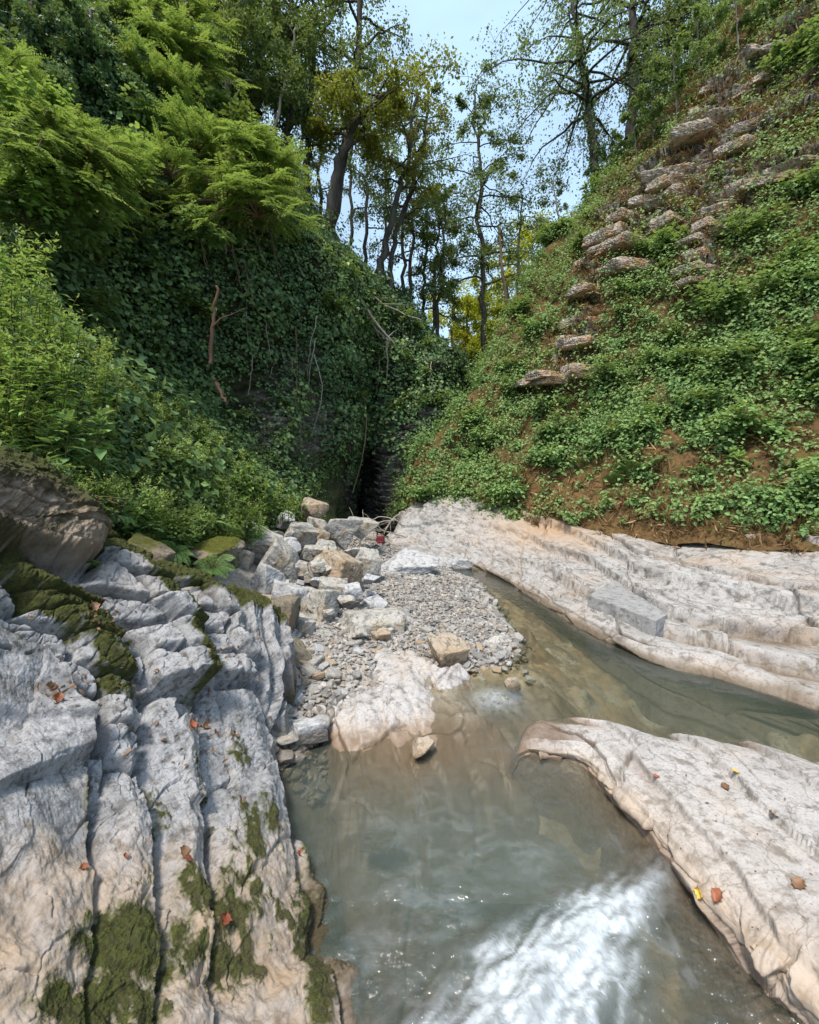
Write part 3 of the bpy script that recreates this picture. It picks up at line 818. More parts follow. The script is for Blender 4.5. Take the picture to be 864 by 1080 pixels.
nx, ny = 340, 420
X, Y = np.meshgrid(np.linspace(-2.6, 5.4, nx), np.linspace(0.4, 11.0, ny), indexing='ij')
Z = bed_z(X, Y)
wp = n2(X, Y, 3, seed=3)
f1, f2, idr, ox, oy = vor(X * 3.2 + wp, Y * 3.2, 21)
cob = (0.5 - f1) * 0.30 * idr[..., 0] * (idr[..., 1] > 0.30)
f1b, f2b, idb, _, _ = vor(X * 9 + wp, Y * 9, 22)
Z = Z + np.maximum(cob, 0) + np.maximum(0.45 - f1b, 0) * 0.13 * idb[..., 0] + n2(X * 2, Y * 2, 4) * 0.04
kind(link('riverbed', new_mesh('riverbed', np.stack([X, Y, Z], -1).reshape(-1, 3), [grid_up(nx, ny)],
     {'moss': np.zeros(X.size), 'tan': np.clip(idr[..., 2] * 0.9 + idb[..., 1] * 0.5 - 0.2, 0, 1), 'wet': np.clip(0.75 * (idr[..., 1] > 0.55) + 0.5 * (idb[..., 2] > 0.6), 0, 0.9)}), M['bed']), 'structure')

nx, ny = 640, 760
X, Y = np.meshgrid(np.linspace(-2.4, 5.2, nx), 0.5 + 10.2 * np.linspace(0, 1, ny) ** 1.6, indexing='ij')
L, lo = level(X, Y)
# direction of the rush that foams in the near pool
ax_ = np.array([-0.80, -0.60])
fx, fy = X - 0.49, Y - 1.60
al_ = fx * ax_[0] + fy * ax_[1]
ac_ = fx * -ax_[1] + fy * ax_[0]
wob = 0.10 * n2(X * 2.5, Y * 2.5, 3, seed=90)
rush = np.exp(-(al_ / 0.85) ** 2 - ((ac_ + wob) / (0.22 + 0.10 * al_)) ** 2)
near = sst(0, 1, lo) * np.exp(-((Y - 1.5) / 0.95) ** 2)
casc = np.exp(-((X - 0.72) / 0.20) ** 2 - ((Y - 3.62) / 0.14) ** 2)
rip = n2(X * 2.2 + 0.3 * Y, Y * 3.4, 4, 0.55, seed=50)
Zw = L + 0.004 * rip * (0.25 + lo) + near * 0.040 * fbm(np.stack([ac_ * 5, al_ * 3.4, X * 0 + 2], -1), 4, 0.5) + rush * (0.05 + 0.05 * fbm(np.stack([ac_ * 7, al_ * 4, X * 0 + 5], -1), 5, 0.6, True))
Zw += casc * 0.045 * fbm(np.stack([X * 9, Y * 9, X * 0 + 1], -1), 4, 0.6, True)
depth = np.clip(L - bed_z(X, Y), 0.0, 2)
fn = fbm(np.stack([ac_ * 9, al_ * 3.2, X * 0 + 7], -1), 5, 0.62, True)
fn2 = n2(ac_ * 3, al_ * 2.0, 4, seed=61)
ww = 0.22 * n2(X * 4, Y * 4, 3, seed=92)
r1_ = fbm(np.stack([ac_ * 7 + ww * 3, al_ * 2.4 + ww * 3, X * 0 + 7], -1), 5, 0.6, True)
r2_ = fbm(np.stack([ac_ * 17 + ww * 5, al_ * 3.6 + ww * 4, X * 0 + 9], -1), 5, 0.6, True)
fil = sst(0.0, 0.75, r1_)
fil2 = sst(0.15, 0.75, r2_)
foam_sheen = sst(0.30, 0.95, rush + 0.12 * r2_) * (0.22 + 0.36 * fil + 0.42 * fil2) + 0.40 * sst(0.04, 0.5, rush) * fil * fil2
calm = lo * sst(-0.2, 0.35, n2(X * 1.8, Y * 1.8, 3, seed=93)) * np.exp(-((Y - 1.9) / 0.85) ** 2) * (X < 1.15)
foam_sheen += 0.14 * calm * sst(0.30, 0.85, fbm(np.stack([X * 4.0 + ww * 4, Y * 6.5 + ww * 4, X * 0 + 3], -1), 4, 0.55, True))  # faint pale streaks painted over the near pool as sky reflections on ripples
foam_sheen = np.clip(foam_sheen + 0.40 * casc * sst(0.0, 0.6, fbm(np.stack([X * 14, Y * 20, X * 0], -1), 4, 0.6, True)), 0, 0.92)
m, nt, N, out = nodes('stream_water')
dp = N('Attribute', attribute_name='depth').outputs['Fac']
fo = N('Attribute', attribute_name='foam_sheen').outputs['Fac']
rg_ = N('Attribute', attribute_name='rough').outputs['Fac']
co = N('TexCoord').outputs['Object']
h1 = noise(N, N('Mapping', ins={'Vector': co, 'Scale': (1.0, 1.6, 1)}).outputs[0], 5.5, 4, 0.5, 0.5)
h2 = noise(N, co, 26, 4, 0.6, 0.3)
hh = N('Math', operation='ADD', ins={0: h1, 1: N('Math', operation='MULTIPLY', ins={0: h2, 1: 0.22}).outputs[0]}).outputs[0]
bp = N('Bump', ins={'Strength': N('MapRange', ins={0: rg_, 3: 0.12, 4: 1.0}).outputs[0], 'Distance': 0.06, 'Height': hh})
murk = N('Math', operation='SUBTRACT', ins={0: 1.0, 1: N('Math', operation='POWER', ins={0: 2.718, 1: N('Math', operation='MULTIPLY', ins={0: dp, 1: -0.9}).outputs[0]}).outputs[0]}).outputs[0]
tr = N('BsdfTransparent', ins={'Color': (0.92, 0.92, 0.86, 1)})
df = N('BsdfDiffuse', ins={'Color': (0.082, 0.105, 0.092, 1)})
body = N('MixShader', ins={0: murk, 1: tr.outputs[0], 2: df.outputs[0]})
gl = N('BsdfGlossy', ins={'Color': (1, 1, 1, 1), 'Roughness': 0.06, 'Normal': bp.outputs[0]})
fz = N('Fresnel', ins={'IOR': 1.45, 'Normal': bp.outputs[0]})
surf = N('MixShader', ins={0: fz.outputs[0], 1: body.outputs[0], 2: gl.outputs[0]})
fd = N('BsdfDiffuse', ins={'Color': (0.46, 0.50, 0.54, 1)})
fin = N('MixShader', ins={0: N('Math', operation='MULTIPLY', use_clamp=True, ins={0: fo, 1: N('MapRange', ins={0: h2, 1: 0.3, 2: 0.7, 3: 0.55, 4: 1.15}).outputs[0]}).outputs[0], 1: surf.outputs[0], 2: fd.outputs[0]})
nt.links.new(fin.outputs[0], out.inputs[0])
M['water'] = m
kind(link('water', new_mesh('water', np.stack([X, Y, Zw], -1).reshape(-1, 3), [grid_up(nx, ny)], {'depth': depth, 'foam_sheen': foam_sheen, 'rough': np.clip(near + casc, 0, 1)}), m), 'structure')

# ---------------------------------------------------------------- gravel bar and foot of the left bank
nx, ny = 330, 420
X, Y = np.meshgrid(np.linspace(-3.6, 1.9, nx), np.linspace(2.4, 10.6, ny), indexing='ij')
edge_x = np.interp(Y, [2.4, 2.9, 3.3, 3.7, 4.0, 4.3, 4.9, 5.6, 6.5, 7.4, 8.2, 9, 10.6], [-1.25, -0.95, -0.72, -0.28, 0.35, 1.0, 1.27, 1.22, 1.2, 1.2, 0.9, 0.5, 0.3])
t = edge_x - X + 0.10 * n2(X * 1.5, Y * 1.5, 3)
Z = -0.5 + 0.52 * sst(-0.55, 0.12, t) + 0.10 * sst(0.0, 1.4, t) + 0.28 * sst(2.0, 3.3, t) * sst(4.0, 6.0, Y) + 0.35 * sst(3.0, 4.2, t) + n2(X * 0.9, Y * 0.9, 3, seed=5) * 0.05
Z += 0.35 * sst(7.9, 9.6, Y) * sst(0.4, 1.2, t)
gravel_h = lambda x, y: _gh(x, y)
GBX, GBY, GBZ = X, Y, Z
f1, f2, idr, _, _ = vor(X * 14, Y * 14, 30)
Zd = Z + np.maximum(0.5 - f1, 0) * 0.05 * idr[..., 0] + n2(X * 6, Y * 6, 3) * 0.012
M['gravel_soil'] = rock_mat('gravel_base', (0.36, 0.345, 0.33), (0.22, 0.21, 0.2), (0.06, 0.055, 0.05), (0.30, 0.22, 0.15), 3.0, tanamt=(0.5, 0.75))
kind(link('gravel_bank', new_mesh('gravel_bank', np.stack([X, Y, Zd], -1).reshape(-1, 3), [grid_up(nx, ny)],
     {'moss': np.zeros(X.size), 'tan': np.clip(idr[..., 1] * 0.6, 0, 1), 'wet': np.clip(1 - sst(-0.02, 0.06, Zd), 0, 1)}), M['gravel_soil']), 'structure')


def _gh(x, y):
    i = np.clip((np.asarray(x) + 3.6) / 5.5 * 329, 0, 328.999)
    j = np.clip((np.asarray(y) - 2.4) / 8.2 * 419, 0, 418.999)
    i0, j0 = i.astype(int), j.astype(int)
    a, b = i - i0, j - j0
    return GBZ[i0, j0] * (1 - a) * (1 - b) + GBZ[i0 + 1, j0] * a * (1 - b) + GBZ[i0, j0 + 1] * (1 - a) * b + GBZ[i0 + 1, j0 + 1] * a * b
# ---------------------------------------------------------------- boulders
def ico(sub):
    t = (1 + 5 ** 0.5) / 2
    V = [(-1, t, 0), (1, t, 0), (-1, -t, 0), (1, -t, 0), (0, -1, t), (0, 1, t), (0, -1, -t), (0, 1, -t), (t, 0, -1), (t, 0, 1), (-t, 0, -1), (-t, 0, 1)]
    Fc = [(0, 11, 5), (0, 5, 1), (0, 1, 7), (0, 7, 10), (0, 10, 11), (1, 5, 9), (5, 11, 4), (11, 10, 2), (10, 7, 6), (7, 1, 8), (3, 9, 4), (3, 4, 2), (3, 2, 6), (3, 6, 8), (3, 8, 9), (4, 9, 5), (2, 4, 11), (6, 2, 10), (8, 6, 7), (9, 8, 1)]
    V = [np.array(v) / np.linalg.norm(v) for v in V]
    for _ in range(sub):
        c, G = {}, []

        def mid(a, b):
            k = (min(a, b), max(a, b))
            if k not in c:
                v = V[a] + V[b]
                V.append(v / np.linalg.norm(v))
                c[k] = len(V) - 1
            return c[k]
        for a, b, d in Fc:
            x, y, z = mid(a, b), mid(b, d), mid(d, a)
            G += [(a, x, z), (b, y, x), (d, z, y), (x, y, z)]
        Fc = G
    return np.array(V), np.array(Fc)


ICO = {k: ico(k) for k in (1, 2, 3, 5)}


def rock_shape(seed, sub=5, planes=11, size=(1, 1, 1), rough=0.05, flat=0.0, box=0.0):
    """an angular block: a ball cut by random planes, then weathered"""
    r = np.random.default_rng(seed)
    D, Fc = ICO[sub]
    n = unit(r.normal(size=(planes, 3)))
    h = r.uniform(0.55, 0.95, planes)
    if box:
        bx = np.array([[1, 0, 0], [-1, 0, 0], [0, 1, 0], [0, -1, 0], [0, 0, 1], [0, 0, -1.]]) + r.normal(size=(6, 3)) * 0.12 * (2 - box)
        n = np.vstack([unit(bx), n[:max(2, planes - 7)]])
        h = np.concatenate([r.uniform(0.55, 0.68, 6), h[:max(2, planes - 7)] + 0.15])
    dt = np.maximum(D @ n.T, 1e-3)
    rad = (h / dt)
    rad = np.where(D @ n.T > 0.02, rad, 9.0)
    k = 26.0
    rad = -np.log(np.exp(-k * np.minimum(rad, 3)).sum(1)) / k
    rad = np.minimum(rad, 1.25)
    V = D * rad[:, None]
    if rough:
        q = V * 1.7 + seed * 3.1
        dsp = fbm(q, 4) * 0.10 + fbm(q * 4, 4, 0.6, True) * rough * 0.6 + fbm(q * 13, 3) * rough * 0.35
        V = V + D * dsp[:, None]
    return V * np.array(size), Fc


def rotz(a, b=0.0, c=0.0):
    ca, sa, cb, sb, cc, s3 = math.cos(a), math.sin(a), math.cos(b), math.sin(b), math.cos(c), math.sin(c)
    Rz = np.array([[ca, -sa, 0], [sa, ca, 0], [0, 0, 1]])
    Ry = np.array([[cb, 0, sb], [0, 1, 0], [-sb, 0, cb]])
    Rx = np.array([[1, 0, 0], [0, cc, -s3], [0, s3, cc]])
    return Rz @ Ry @ Rx


def boulder(name, px, py, Y, wpx, hpx, mat, label, cat='boulder', seed=1, depth=1.0, rot=(0, 0, 0), box=0.0, planes=11, moss=0.0, rough=0.05, group=None, dz=0.0, wetline=None):
    """a boulder whose outline covers about wpx x hpx at (px, py) in the photograph"""
    s = Y / F
    V, Fc = rock_shape(seed, 5, planes, (1, 1, 1), rough, box=box)
    V = V @ rotz(*rot).T
    ext = V.max(0) - V.min(0)
    V = (V - (V.max(0) + V.min(0)) / 2) / ext * np.array([wpx * s, (wpx + hpx) * 0.5 * s * depth, hpx * s])
    p = W(px, py, Y)
    p[2] += dz
    nz = unit(V)[:, 2]
    ms = np.clip(moss * sst(-0.1, 0.75, nz + 0.4 * fbm(V * 3 / (wpx * s) + seed, 3)), 0, 1)
    wet = np.zeros(len(V)) if wetline is None else 1 - sst(wetline, wetline + 0.06, V[:, 2] + p[2])
    me = new_mesh(name, V, [Fc], {'moss': ms, 'tan': np.zeros(len(V)), 'wet': wet})
    o = link(name, me, M[mat])
    o.location = [float(c) for c in p]
    tag(o, label, cat, group)
    return o


BO = [
    # px, py, Y, w, h, material, label, seed, depth, rot, box, planes, moss
    (150, 590, 3.5, 70, 55, 'moss_boulder', 'mossy brown rock wedged behind the outcrop crest, above the blocky white beds', 41, .9, (0.2, 0.5, .2), .4, 9, .6),
    (225, 585, 4.8, 60, 36, 'moss_boulder', 'low mossy rock under the ferns behind the outcrop', 42, 1., (0.8, 0.3, 0), 0, 10, .8),
    (268, 573, 6.6, 62, 46, 'boulder', 'dull brown-grey boulder under the yellow-green bush at the top of the pile', 5, .9, (0.2, 0.35, 0), .3, 10, .25),
    (294, 597, 6.3, 52, 60, 'boulder', 'tall whitish split boulder leaning on the left side of the pile', 8, .9, (0.5, 0.15, .1), .15, 13, .08),
    (357, 604, 6.3, 52, 48, 'tan_boulder', 'tan-orange faceted boulder at the front of the pile', 12, .9, (0.9, 0.1, .2), .3, 10, 0),
    (383, 594, 6.9, 40, 34, 'boulder', 'cream boulder tucked right behind the tan-orange one', 14, .9, (0.4, 0.2, .1), .3, 11, 0),
    (332, 538, 8.6, 30, 26, 'tan_boulder', 'reddish brown stone perched highest at the back of the pile', 77, 1, (0.7, 0.4, .2), 0, 13, .15),
    (318, 566, 7.6, 46, 30, 'boulder', 'grey boulder in the middle of the pile', 18, .9, (0.2, 0.35, .1), .3, 9, .1),
    (361, 563, 8.2, 46, 34, 'boulder', 'light slab-like boulder tilted down to the right at the back of the pile', 20, .8, (0.3, 0.5, 0), .15, 13, .08),
    (384, 556, 8.6, 34, 22, 'boulder', 'long pale boulder just left of the red backpack', 22, .8, (0.1, 0.4, 0), .15, 13, .08),
    (341, 581, 7.3, 30, 24, 'boulder', 'small grey boulder between the pile\'s tan and split boulders', 24, 1, (0.3, 0.2, 0), .3, 11, 0),
    (335, 555, 8.0, 26, 20, 'boulder', 'rounded cream stone below the reddish perched one', 26, 1, (1.3, 0.2, 0), 0, 12, 0),
    (330, 607, 6.2, 18, 14, 'boulder', 'small white stone fallen in front of the pile', 28, 1, (1.3, 0.2, 0), .5, 12, 0),
    (341, 641, 5.2, 36, 42, 'boulder', 'white pointed boulder half buried at the gravel\'s left edge', 30, .9, (0.9, 0.3, 0), .3, 10, 0),
    (322, 638, 5.3, 18, 34, 'boulder', 'narrow upright grey stone beside the white pointed boulder', 32, .9, (0.3, 0.1, 0), .6, 10, .1),
    (391, 662, 4.9, 76, 38, 'boulder', 'broad flat-topped white boulder lying on the gravel in mid stream bed', 34, .9, (0.25, 0.12, 0.1), .7, 9, 0),
    (473, 688, 4.15, 46, 34, 'tan_boulder', 'small tan stone with a pale top at the gravel\'s near corner by the water', 36, .9, (0.4, -0.1, .2), .5, 10, 0),
    (430, 598, 7.9, 66, 34, 'grey_boulder', 'flat pale blue-grey boulder at the far end of the gravel', 38, .9, (0.15, 0.12, .1), .15, 13, .08),
    (478, 595, 8.7, 40, 14, 'grey_boulder', 'low dark grey rock at the water\'s far end', 40, .9, (0.15, 0.1, .1), .5, 10, 0),
    (540, 722, 3.85, 18, 14, 'tan_boulder', 'small brown stone breaking the water just above the little cascade', 44, 1, (0.5, 0.1, 0), 0, 12, 0),
    (447, 788, 3.05, 24, 18, 'tan_boulder', 'brown stone lying in the shallow murky water below the ramp', 46, 1, (0.5, 0.1, 0), 0, 12, 0),
    (312, 700, 4.0, 40, 46, 'moss_boulder', 'dark damp boulder between the outcrop ribs and the gravel', 48, 1, (0.5, 0.2, 0), .2, 10, .35),
    (300, 655, 4.5, 30, 50, 'moss_boulder', 'dark weathered block at the top of the outcrop\'s right-hand ribs', 50, 1, (0.1, 0.1, 0), .6, 10, .3),
    (323, 772, 3.15, 46, 22, 'grey_boulder', 'dark grey stone at the waterline beside the outcrop', 52, .8, (0.3, 0.1, 0), .3, 10, 0),
    (400, 885, 2.45, 40, 12, 'tan_boulder', 'flat brown stone under the murky pool near the outcrop', 54, .9, (0.3, 0.1, 0), .3, 10, 0),
]
for b in BO:
    px, py, Y, w_, h_, mt, lb, sd, dp_, rt, bx_, pl, ms_ = b
    boulder('boulder', px, py, Y, w_, h_, mt, lb, seed=sd, depth=dp_, rot=rt, box=bx_, planes=pl, moss=ms_, wetline=(0.0 if sd in (36, 44, 40, 52) else -0.1 if sd in (46, 54) else None), group='boulders of the stream bed')

for k, (px, py, Y, w_, h_, lb) in enumerate(((306, 630, 5.4, 44, 40, 'whitish angular boulder at the foot of the pile against the outcrop ribs'), (352, 622, 5.7, 34, 26, 'pale low boulder in front of the tan-orange one'), (318, 664, 4.7, 34, 26, 'grey angular stone between the dark blocks and the gravel'), (280, 610, 5.7, 40, 36, 'grey boulder at the left foot of the pile behind the outcrop ribs'), (250, 592, 6.2, 40, 30, 'pale boulder half under the herbs left of the pile'), (345, 672, 4.7, 26, 18, 'small pale stone at the gravel edge beside the white pointed boulder'))):
    boulder('boulder', px, py, Y, w_, h_, 'boulder' if k % 3 else 'grey_boulder', lb, seed=500 + k, depth=.95, rot=(0.4 * k, 0.25, 0.1), box=0.1, planes=13, moss=.08, group='boulders of the stream bed')

# smaller stones filling the pile
rp = np.random.default_rng(29)
for k in range(52):
    px, py = rp.uniform(262, 410), rp.uniform(545, 690)
    if py < 560 - (px - 330) * 0.1 or px > 405 - 0.25 * (650 - py):
        px = rp.uniform(285, 350)
    Y = np.interp(py, [540, 575, 600, 640, 690], [8.6, 7.2, 6.2, 5.2, 4.25]) + rp.normal() * 0.1
    w_ = rp.uniform(12, 28)
    boulder('rubble_stone', px, py, Y, w_, w_ * rp.uniform(.55, .9), ['boulder', 'grey_boulder', 'boulder', 'boulder', 'grey_boulder', 'boulder', 'tan_boulder'][k % 7], 'small angular stone filling gaps in the boulder pile', cat='stone', seed=400 + k, rot=(rp.uniform(0, 3), rp.uniform(-.3, .3), 0), box=0.3 * (k % 3 == 0), planes=13, group='small stones in the boulder pile')

# the cut-looking block leaning into the water in front of the ledge
c4 = [np.array(v) for v in (W(618, 652, 5.45), W(690, 681, 4.55), W(703, 665, 4.75), W(640, 620, 5.75))]
top = [W(621, 628, 5.5), W(692, 655, 4.62), W(704, 648, 4.85), W(648, 612, 6.1)]
G = np.array([[c4[0] - [0, 0, .3], c4[1] - [0, 0, .3], c4[2] + [0.1, 0.2, -.3], c4[3] + [0.1, 0.3, -.3]], [top[0], top[1], top[2], top[3]]])


def block_mesh(name, G, n=60, rough=0.012):
    """a hexahedral block (two rings of four corners) with weathered faces"""
    b, t = G
    quads = [(b[0], b[1], t[1], t[0]), (b[1], b[2], t[2], t[1]), (b[2], b[3], t[3], t[2]), (b[3], b[0], t[0], t[3]), (t[0], t[1], t[2], t[3])]
    V, Q, c = [], [], 0
    ctr = (b.mean(0) + t.mean(0)) / 2
    for q0, q1, q2, q3 in quads:
        s, r = np.meshgrid(np.linspace(0, 1, n), np.linspace(0, 1, n), indexing='ij')
        s, r = s[..., None], r[..., None]
        P = (q0 * (1 - s) + q1 * s) * (1 - r) + (q3 * (1 - s) + q2 * s) * r
        V.append(P.reshape(-1, 3))
        Q.append(grid_faces(n, n, c))
        c += n * n
    V = np.vstack(V)
    V = V + unit(V - ctr) * (fbm(V * 3, 4) * rough * 2 + fbm(V * 14, 4) * rough)[:, None]
    return V, np.vstack(Q)


V, Q = block_mesh('b', G)
p0 = V.mean(0)
o = link('stone_block', new_mesh('stone_block', V - p0, [Q], {'moss': V[:, 0] * 0, 'tan': V[:, 0] * 0 + 0.1, 'wet': 1 - sst(0.02, 0.08, V[:, 2])}, smooth=True), rock_mat('grey_block', (0.27, 0.27, 0.275), (0.20, 0.20, 0.205), (0.09, 0.09, 0.09), (0.26, 0.23, 0.19), 1.2, tanamt=(0.62, 0.9), bump=0.4))
o.location = p0
tag(o, 'long grey straight-edged block slanting into the water in front of the ledge', 'boulder', None)

# smooth ramp of bedrock running from the gravel into the near pool
rows = [[W(352, 706, 4.2), W(385, 690, 4.35), W(425, 686, 4.3), W(462, 700, 4.0)], [W(350, 722, 3.9), W(388, 712, 3.95), W(430, 712, 3.85), W(468, 722, 3.75)],
        [W(352, 748, 3.55), W(390, 744, 3.5), W(430, 742, 3.5), W(478, 745, 3.55)], [W(362, 772, 3.25), W(400, 770, 3.22), W(440, 762, 3.3), W(492, 760, 3.45)], [W(372, 815, 2.95), W(410, 815, 2.95), W(452, 800, 3.05), W(510, 785, 3.3)]]
Gp = np.array(rows)
Gp[3, :, 2] = -0.11
Gp[4, :, 2] = -0.19
Gp[2, 3, 2] = -0.12
Gp[1, 3, 2] = -0.05
Gp = np.concatenate([Gp[:1] + np.array([0, 0.2, -0.4]), Gp, Gp[-1:] + np.array([0.05, -0.35, -0.12]), Gp[-1:] + np.array([0.05, -0.9, -0.9])])
Gp = np.concatenate([Gp[:, :1] + np.array([-0.22, 0, -0.4]), Gp[:, :1] + np.array([-0.08, 0, -0.05]), Gp, Gp[:, -1:] + np.array([0.22, 0.03, -0.08]), Gp[:, -1:] + np.array([0.5, 0.05, -0.5])], 1)
P = sheet(Gp, 200, 160)
N_ = normals(P)
st_ = (P[..., 0] * 4 + P[..., 1] * 1.1 + n2(P[..., 0], P[..., 1], 3)) % 1.0
f1, f2, idr, ox, oy = vor(P[..., 0] * 2.2 + 0.3 * n2(P[..., 0] * 3, P[..., 1] * 3, 3), P[..., 1] * 1.6, 44, 0.8)
P = P + N_ * (fbm(P * 2.2, 4) * 0.09 + fbm(P * np.array([16, 5, 5]), 4, .6, True) * 0.012 + (sst(0, .05, st_) * (1 - st_)) * 0.03 + (idr[..., 0] - .5) * 0.05 - 0.04 * np.exp(-((f2 - f1) / 0.03) ** 2))[..., None]
V = P.reshape(-1, 3)
p0 = V.mean(0)
o = link('rock_ramp', new_mesh('rock_ramp', V - p0, [grid_up(200, 160)], {'moss': V[:, 0] * 0, 'tan': np.clip(0.9 * (1 - sst(-0.14, 0.02, V[:, 2])), 0, 1), 'wet': 1 - sst(-0.12, -0.02, V[:, 2])}), M['slab_rock'])
o.location = p0
tag(o, 'smooth grey bedrock hump sloping from the gravel into the near murky pool', 'rock', None)

# ---------------------------------------------------------------- gravel
r = np.random.default_rng(3)
protos = []
for k in range(10):
    V, Fc = rock_shape(200 + k, 1, 9, (1, 0.8, 0.55), 0.0)
    protos.append((V, Fc))
n = 20000
y = 2.9 + 6.6 * r.random(n) ** 1.25
ex_ = np.interp(y, [2.4, 2.9, 3.3, 3.7, 4.0, 4.3, 4.9, 5.6, 6.5, 7.4, 8.2, 9, 10.6], [-1.25, -0.95, -0.72, -0.28, 0.35, 1.0, 1.27, 1.22, 1.2, 1.2, 0.9, 0.5, 0.3])
x = ex_ + 0.30 - r.random(n) ** 1.1 * 2.6
z = _gh(x, y)
sz = 0.009 + 0.026 * r.random(n) ** 2.6 + 0.030 * (r.random(n) < 0.02)
near_edge = np.exp(-np.abs(ex_ - x) / 0.35)
sz *= 1 + 0.5 * near_edge
Vs, Fs, at, c = [], [], [], 0
for k, (V, Fc) in enumerate(protos):
    idx = np.where(np.arange(n) % 10 == k)[0]
    a = r.random(len(idx)) * 6.28
    R = np.stack([np.cos(a), -np.sin(a), np.sin(a), np.cos(a)], -1).reshape(-1, 2, 2)
    sq = 0.75 + 0.5 * r.random((len(idx), 1, 3))
    VV = V[None] * sq * sz[idx, None, None]
    xy = np.einsum('nij,nvj->nvi', R, VV[..., :2])
    VV = np.concatenate([xy, VV[..., 2:] + (r.random((len(idx), 1, 1)) - .5) * VV[..., :1]], -1) + np.stack([x[idx], y[idx], z[idx] + sz[idx] * 0.25 + 0.012], -1)[:, None]
    Vs.append(VV.reshape(-1, 3))
    Fs.append((Fc[None] + (np.arange(len(idx)) * len(V))[:, None, None]).reshape(-1, 3) + c)
    at.append(np.repeat(r.random(len(idx)), len(V)))
    c += len(idx) * len(V)
m, nt, N, out = nodes('pebbles')
rn = N('Attribute', attribute_name='rnd').outputs['Fac']
co = N('TexCoord').outputs['Object']
c_ = ramp(N, rn, [(0.0, (0.12, 0.115, 0.11)), (0.3, (0.23, 0.225, 0.22)), (0.6, (0.34, 0.33, 0.32)), (0.78, (0.28, 0.23, 0.175)), (0.85, (0.45, 0.44, 0.42)), (1.0, (0.22, 0.17, 0.13))])
c_ = mixc(N, ramp(N, noise(N, co, 60, 5), [(0.4, 0.5), (0.6, 0.0)]), c_, (0.12, 0.11, 0.10))
wt = N('MapRange', ins={0: N('SeparateXYZ', ins={0: N('NewGeometry').outputs['Position']}).outputs[2], 1: -0.03, 2: 0.05, 3: 1.0, 4: 0.0}).outputs[0]
c_ = mixc(N, wt, c_, mixc(N, 0.6, c_, (0.10, 0.07, 0.04)))
p = N('BsdfPrincipled', ins={'Base Color': c_, 'Roughness': N('MapRange', ins={0: wt, 3: 0.85, 4: 0.35}).outputs[0], 'Specular IOR Level': 0.25})
nt.links.new(p.outputs[0], out.inputs[0])
M['pebble'] = m
kind(link('gravel', new_mesh('gravel', np.vstack(Vs), [np.vstack(Fs)], {'rnd': np.concatenate(at)}, smooth=False), m), 'stuff')

# larger loose stones, each an object
sp = []
for k in range(5):
    V, Fc = rock_shape(300 + k, 3, 10, (1, 0.8, 0.6), 0.03, box=(0.6 if k % 2 else 0))
    sp.append([new_mesh('loose_stone', V, [Fc], {'moss': V[:, 0] * 0, 'tan': V[:, 0] * 0 + (0.6 if k == 3 else 0), 'wet': V[:, 0] * 0}), ['boulder', 'grey_boulder', 'boulder', 'tan_boulder', 'grey_boulder'][k]])
    sp[-1][0].materials.append(M[sp[-1][1]])
spots = [(r.uniform(296, 350), r.uniform(690, 790)) for _ in range(26)] + [(r.uniform(310, 400), r.uniform(605, 690)) for _ in range(26)] + [(r.uniform(400, 540), r.uniform(615, 690)) for _ in range(22)] + [(r.uniform(480, 560), r.uniform(690, 735)) for _ in range(10)]
for k, (px, py) in enumerate(spots):
    Y = 1.85 * F / (py - HY)
    for _ in range(4):
        zz = max(float(_gh((px - HX) * Y / F, Y)), -0.06)
        Y = (CAMZ - zz) * F / (py - HY)
    xx = (px - HX) * Y / F
    o = link('loose_stone', sp[k % 5][0])
    s_ = r.uniform(0.035, 0.085) * (1.25 if k < 52 else 0.8)
    o.location = (xx, Y, zz + s_ * 0.25)
    o.scale = (s_, s_ * r.uniform(.8, 1.2), s_ * r.uniform(.7, 1.1))
    o.rotation_euler = (r.uniform(-.4, .4), r.uniform(-.4, .4), r.uniform(0, 6.28))
    tag(o, ['angular loose stone among the rubble between outcrop and gravel', 'loose cobble lying among the boulders at the back of the gravel', 'loose cobble lying on the open gravel bar', 'wet cobble in the shallow water off the gravel'][0 if k < 26 else 1 if k < 52 else 2 if k < 74 else 3],
        'stone', ['rubble stones beside the outcrop', 'cobbles among the boulders', 'cobbles on the gravel bar', 'cobbles in the shallows'][0 if k < 26 else 1 if k < 52 else 2 if k < 74 else 3])

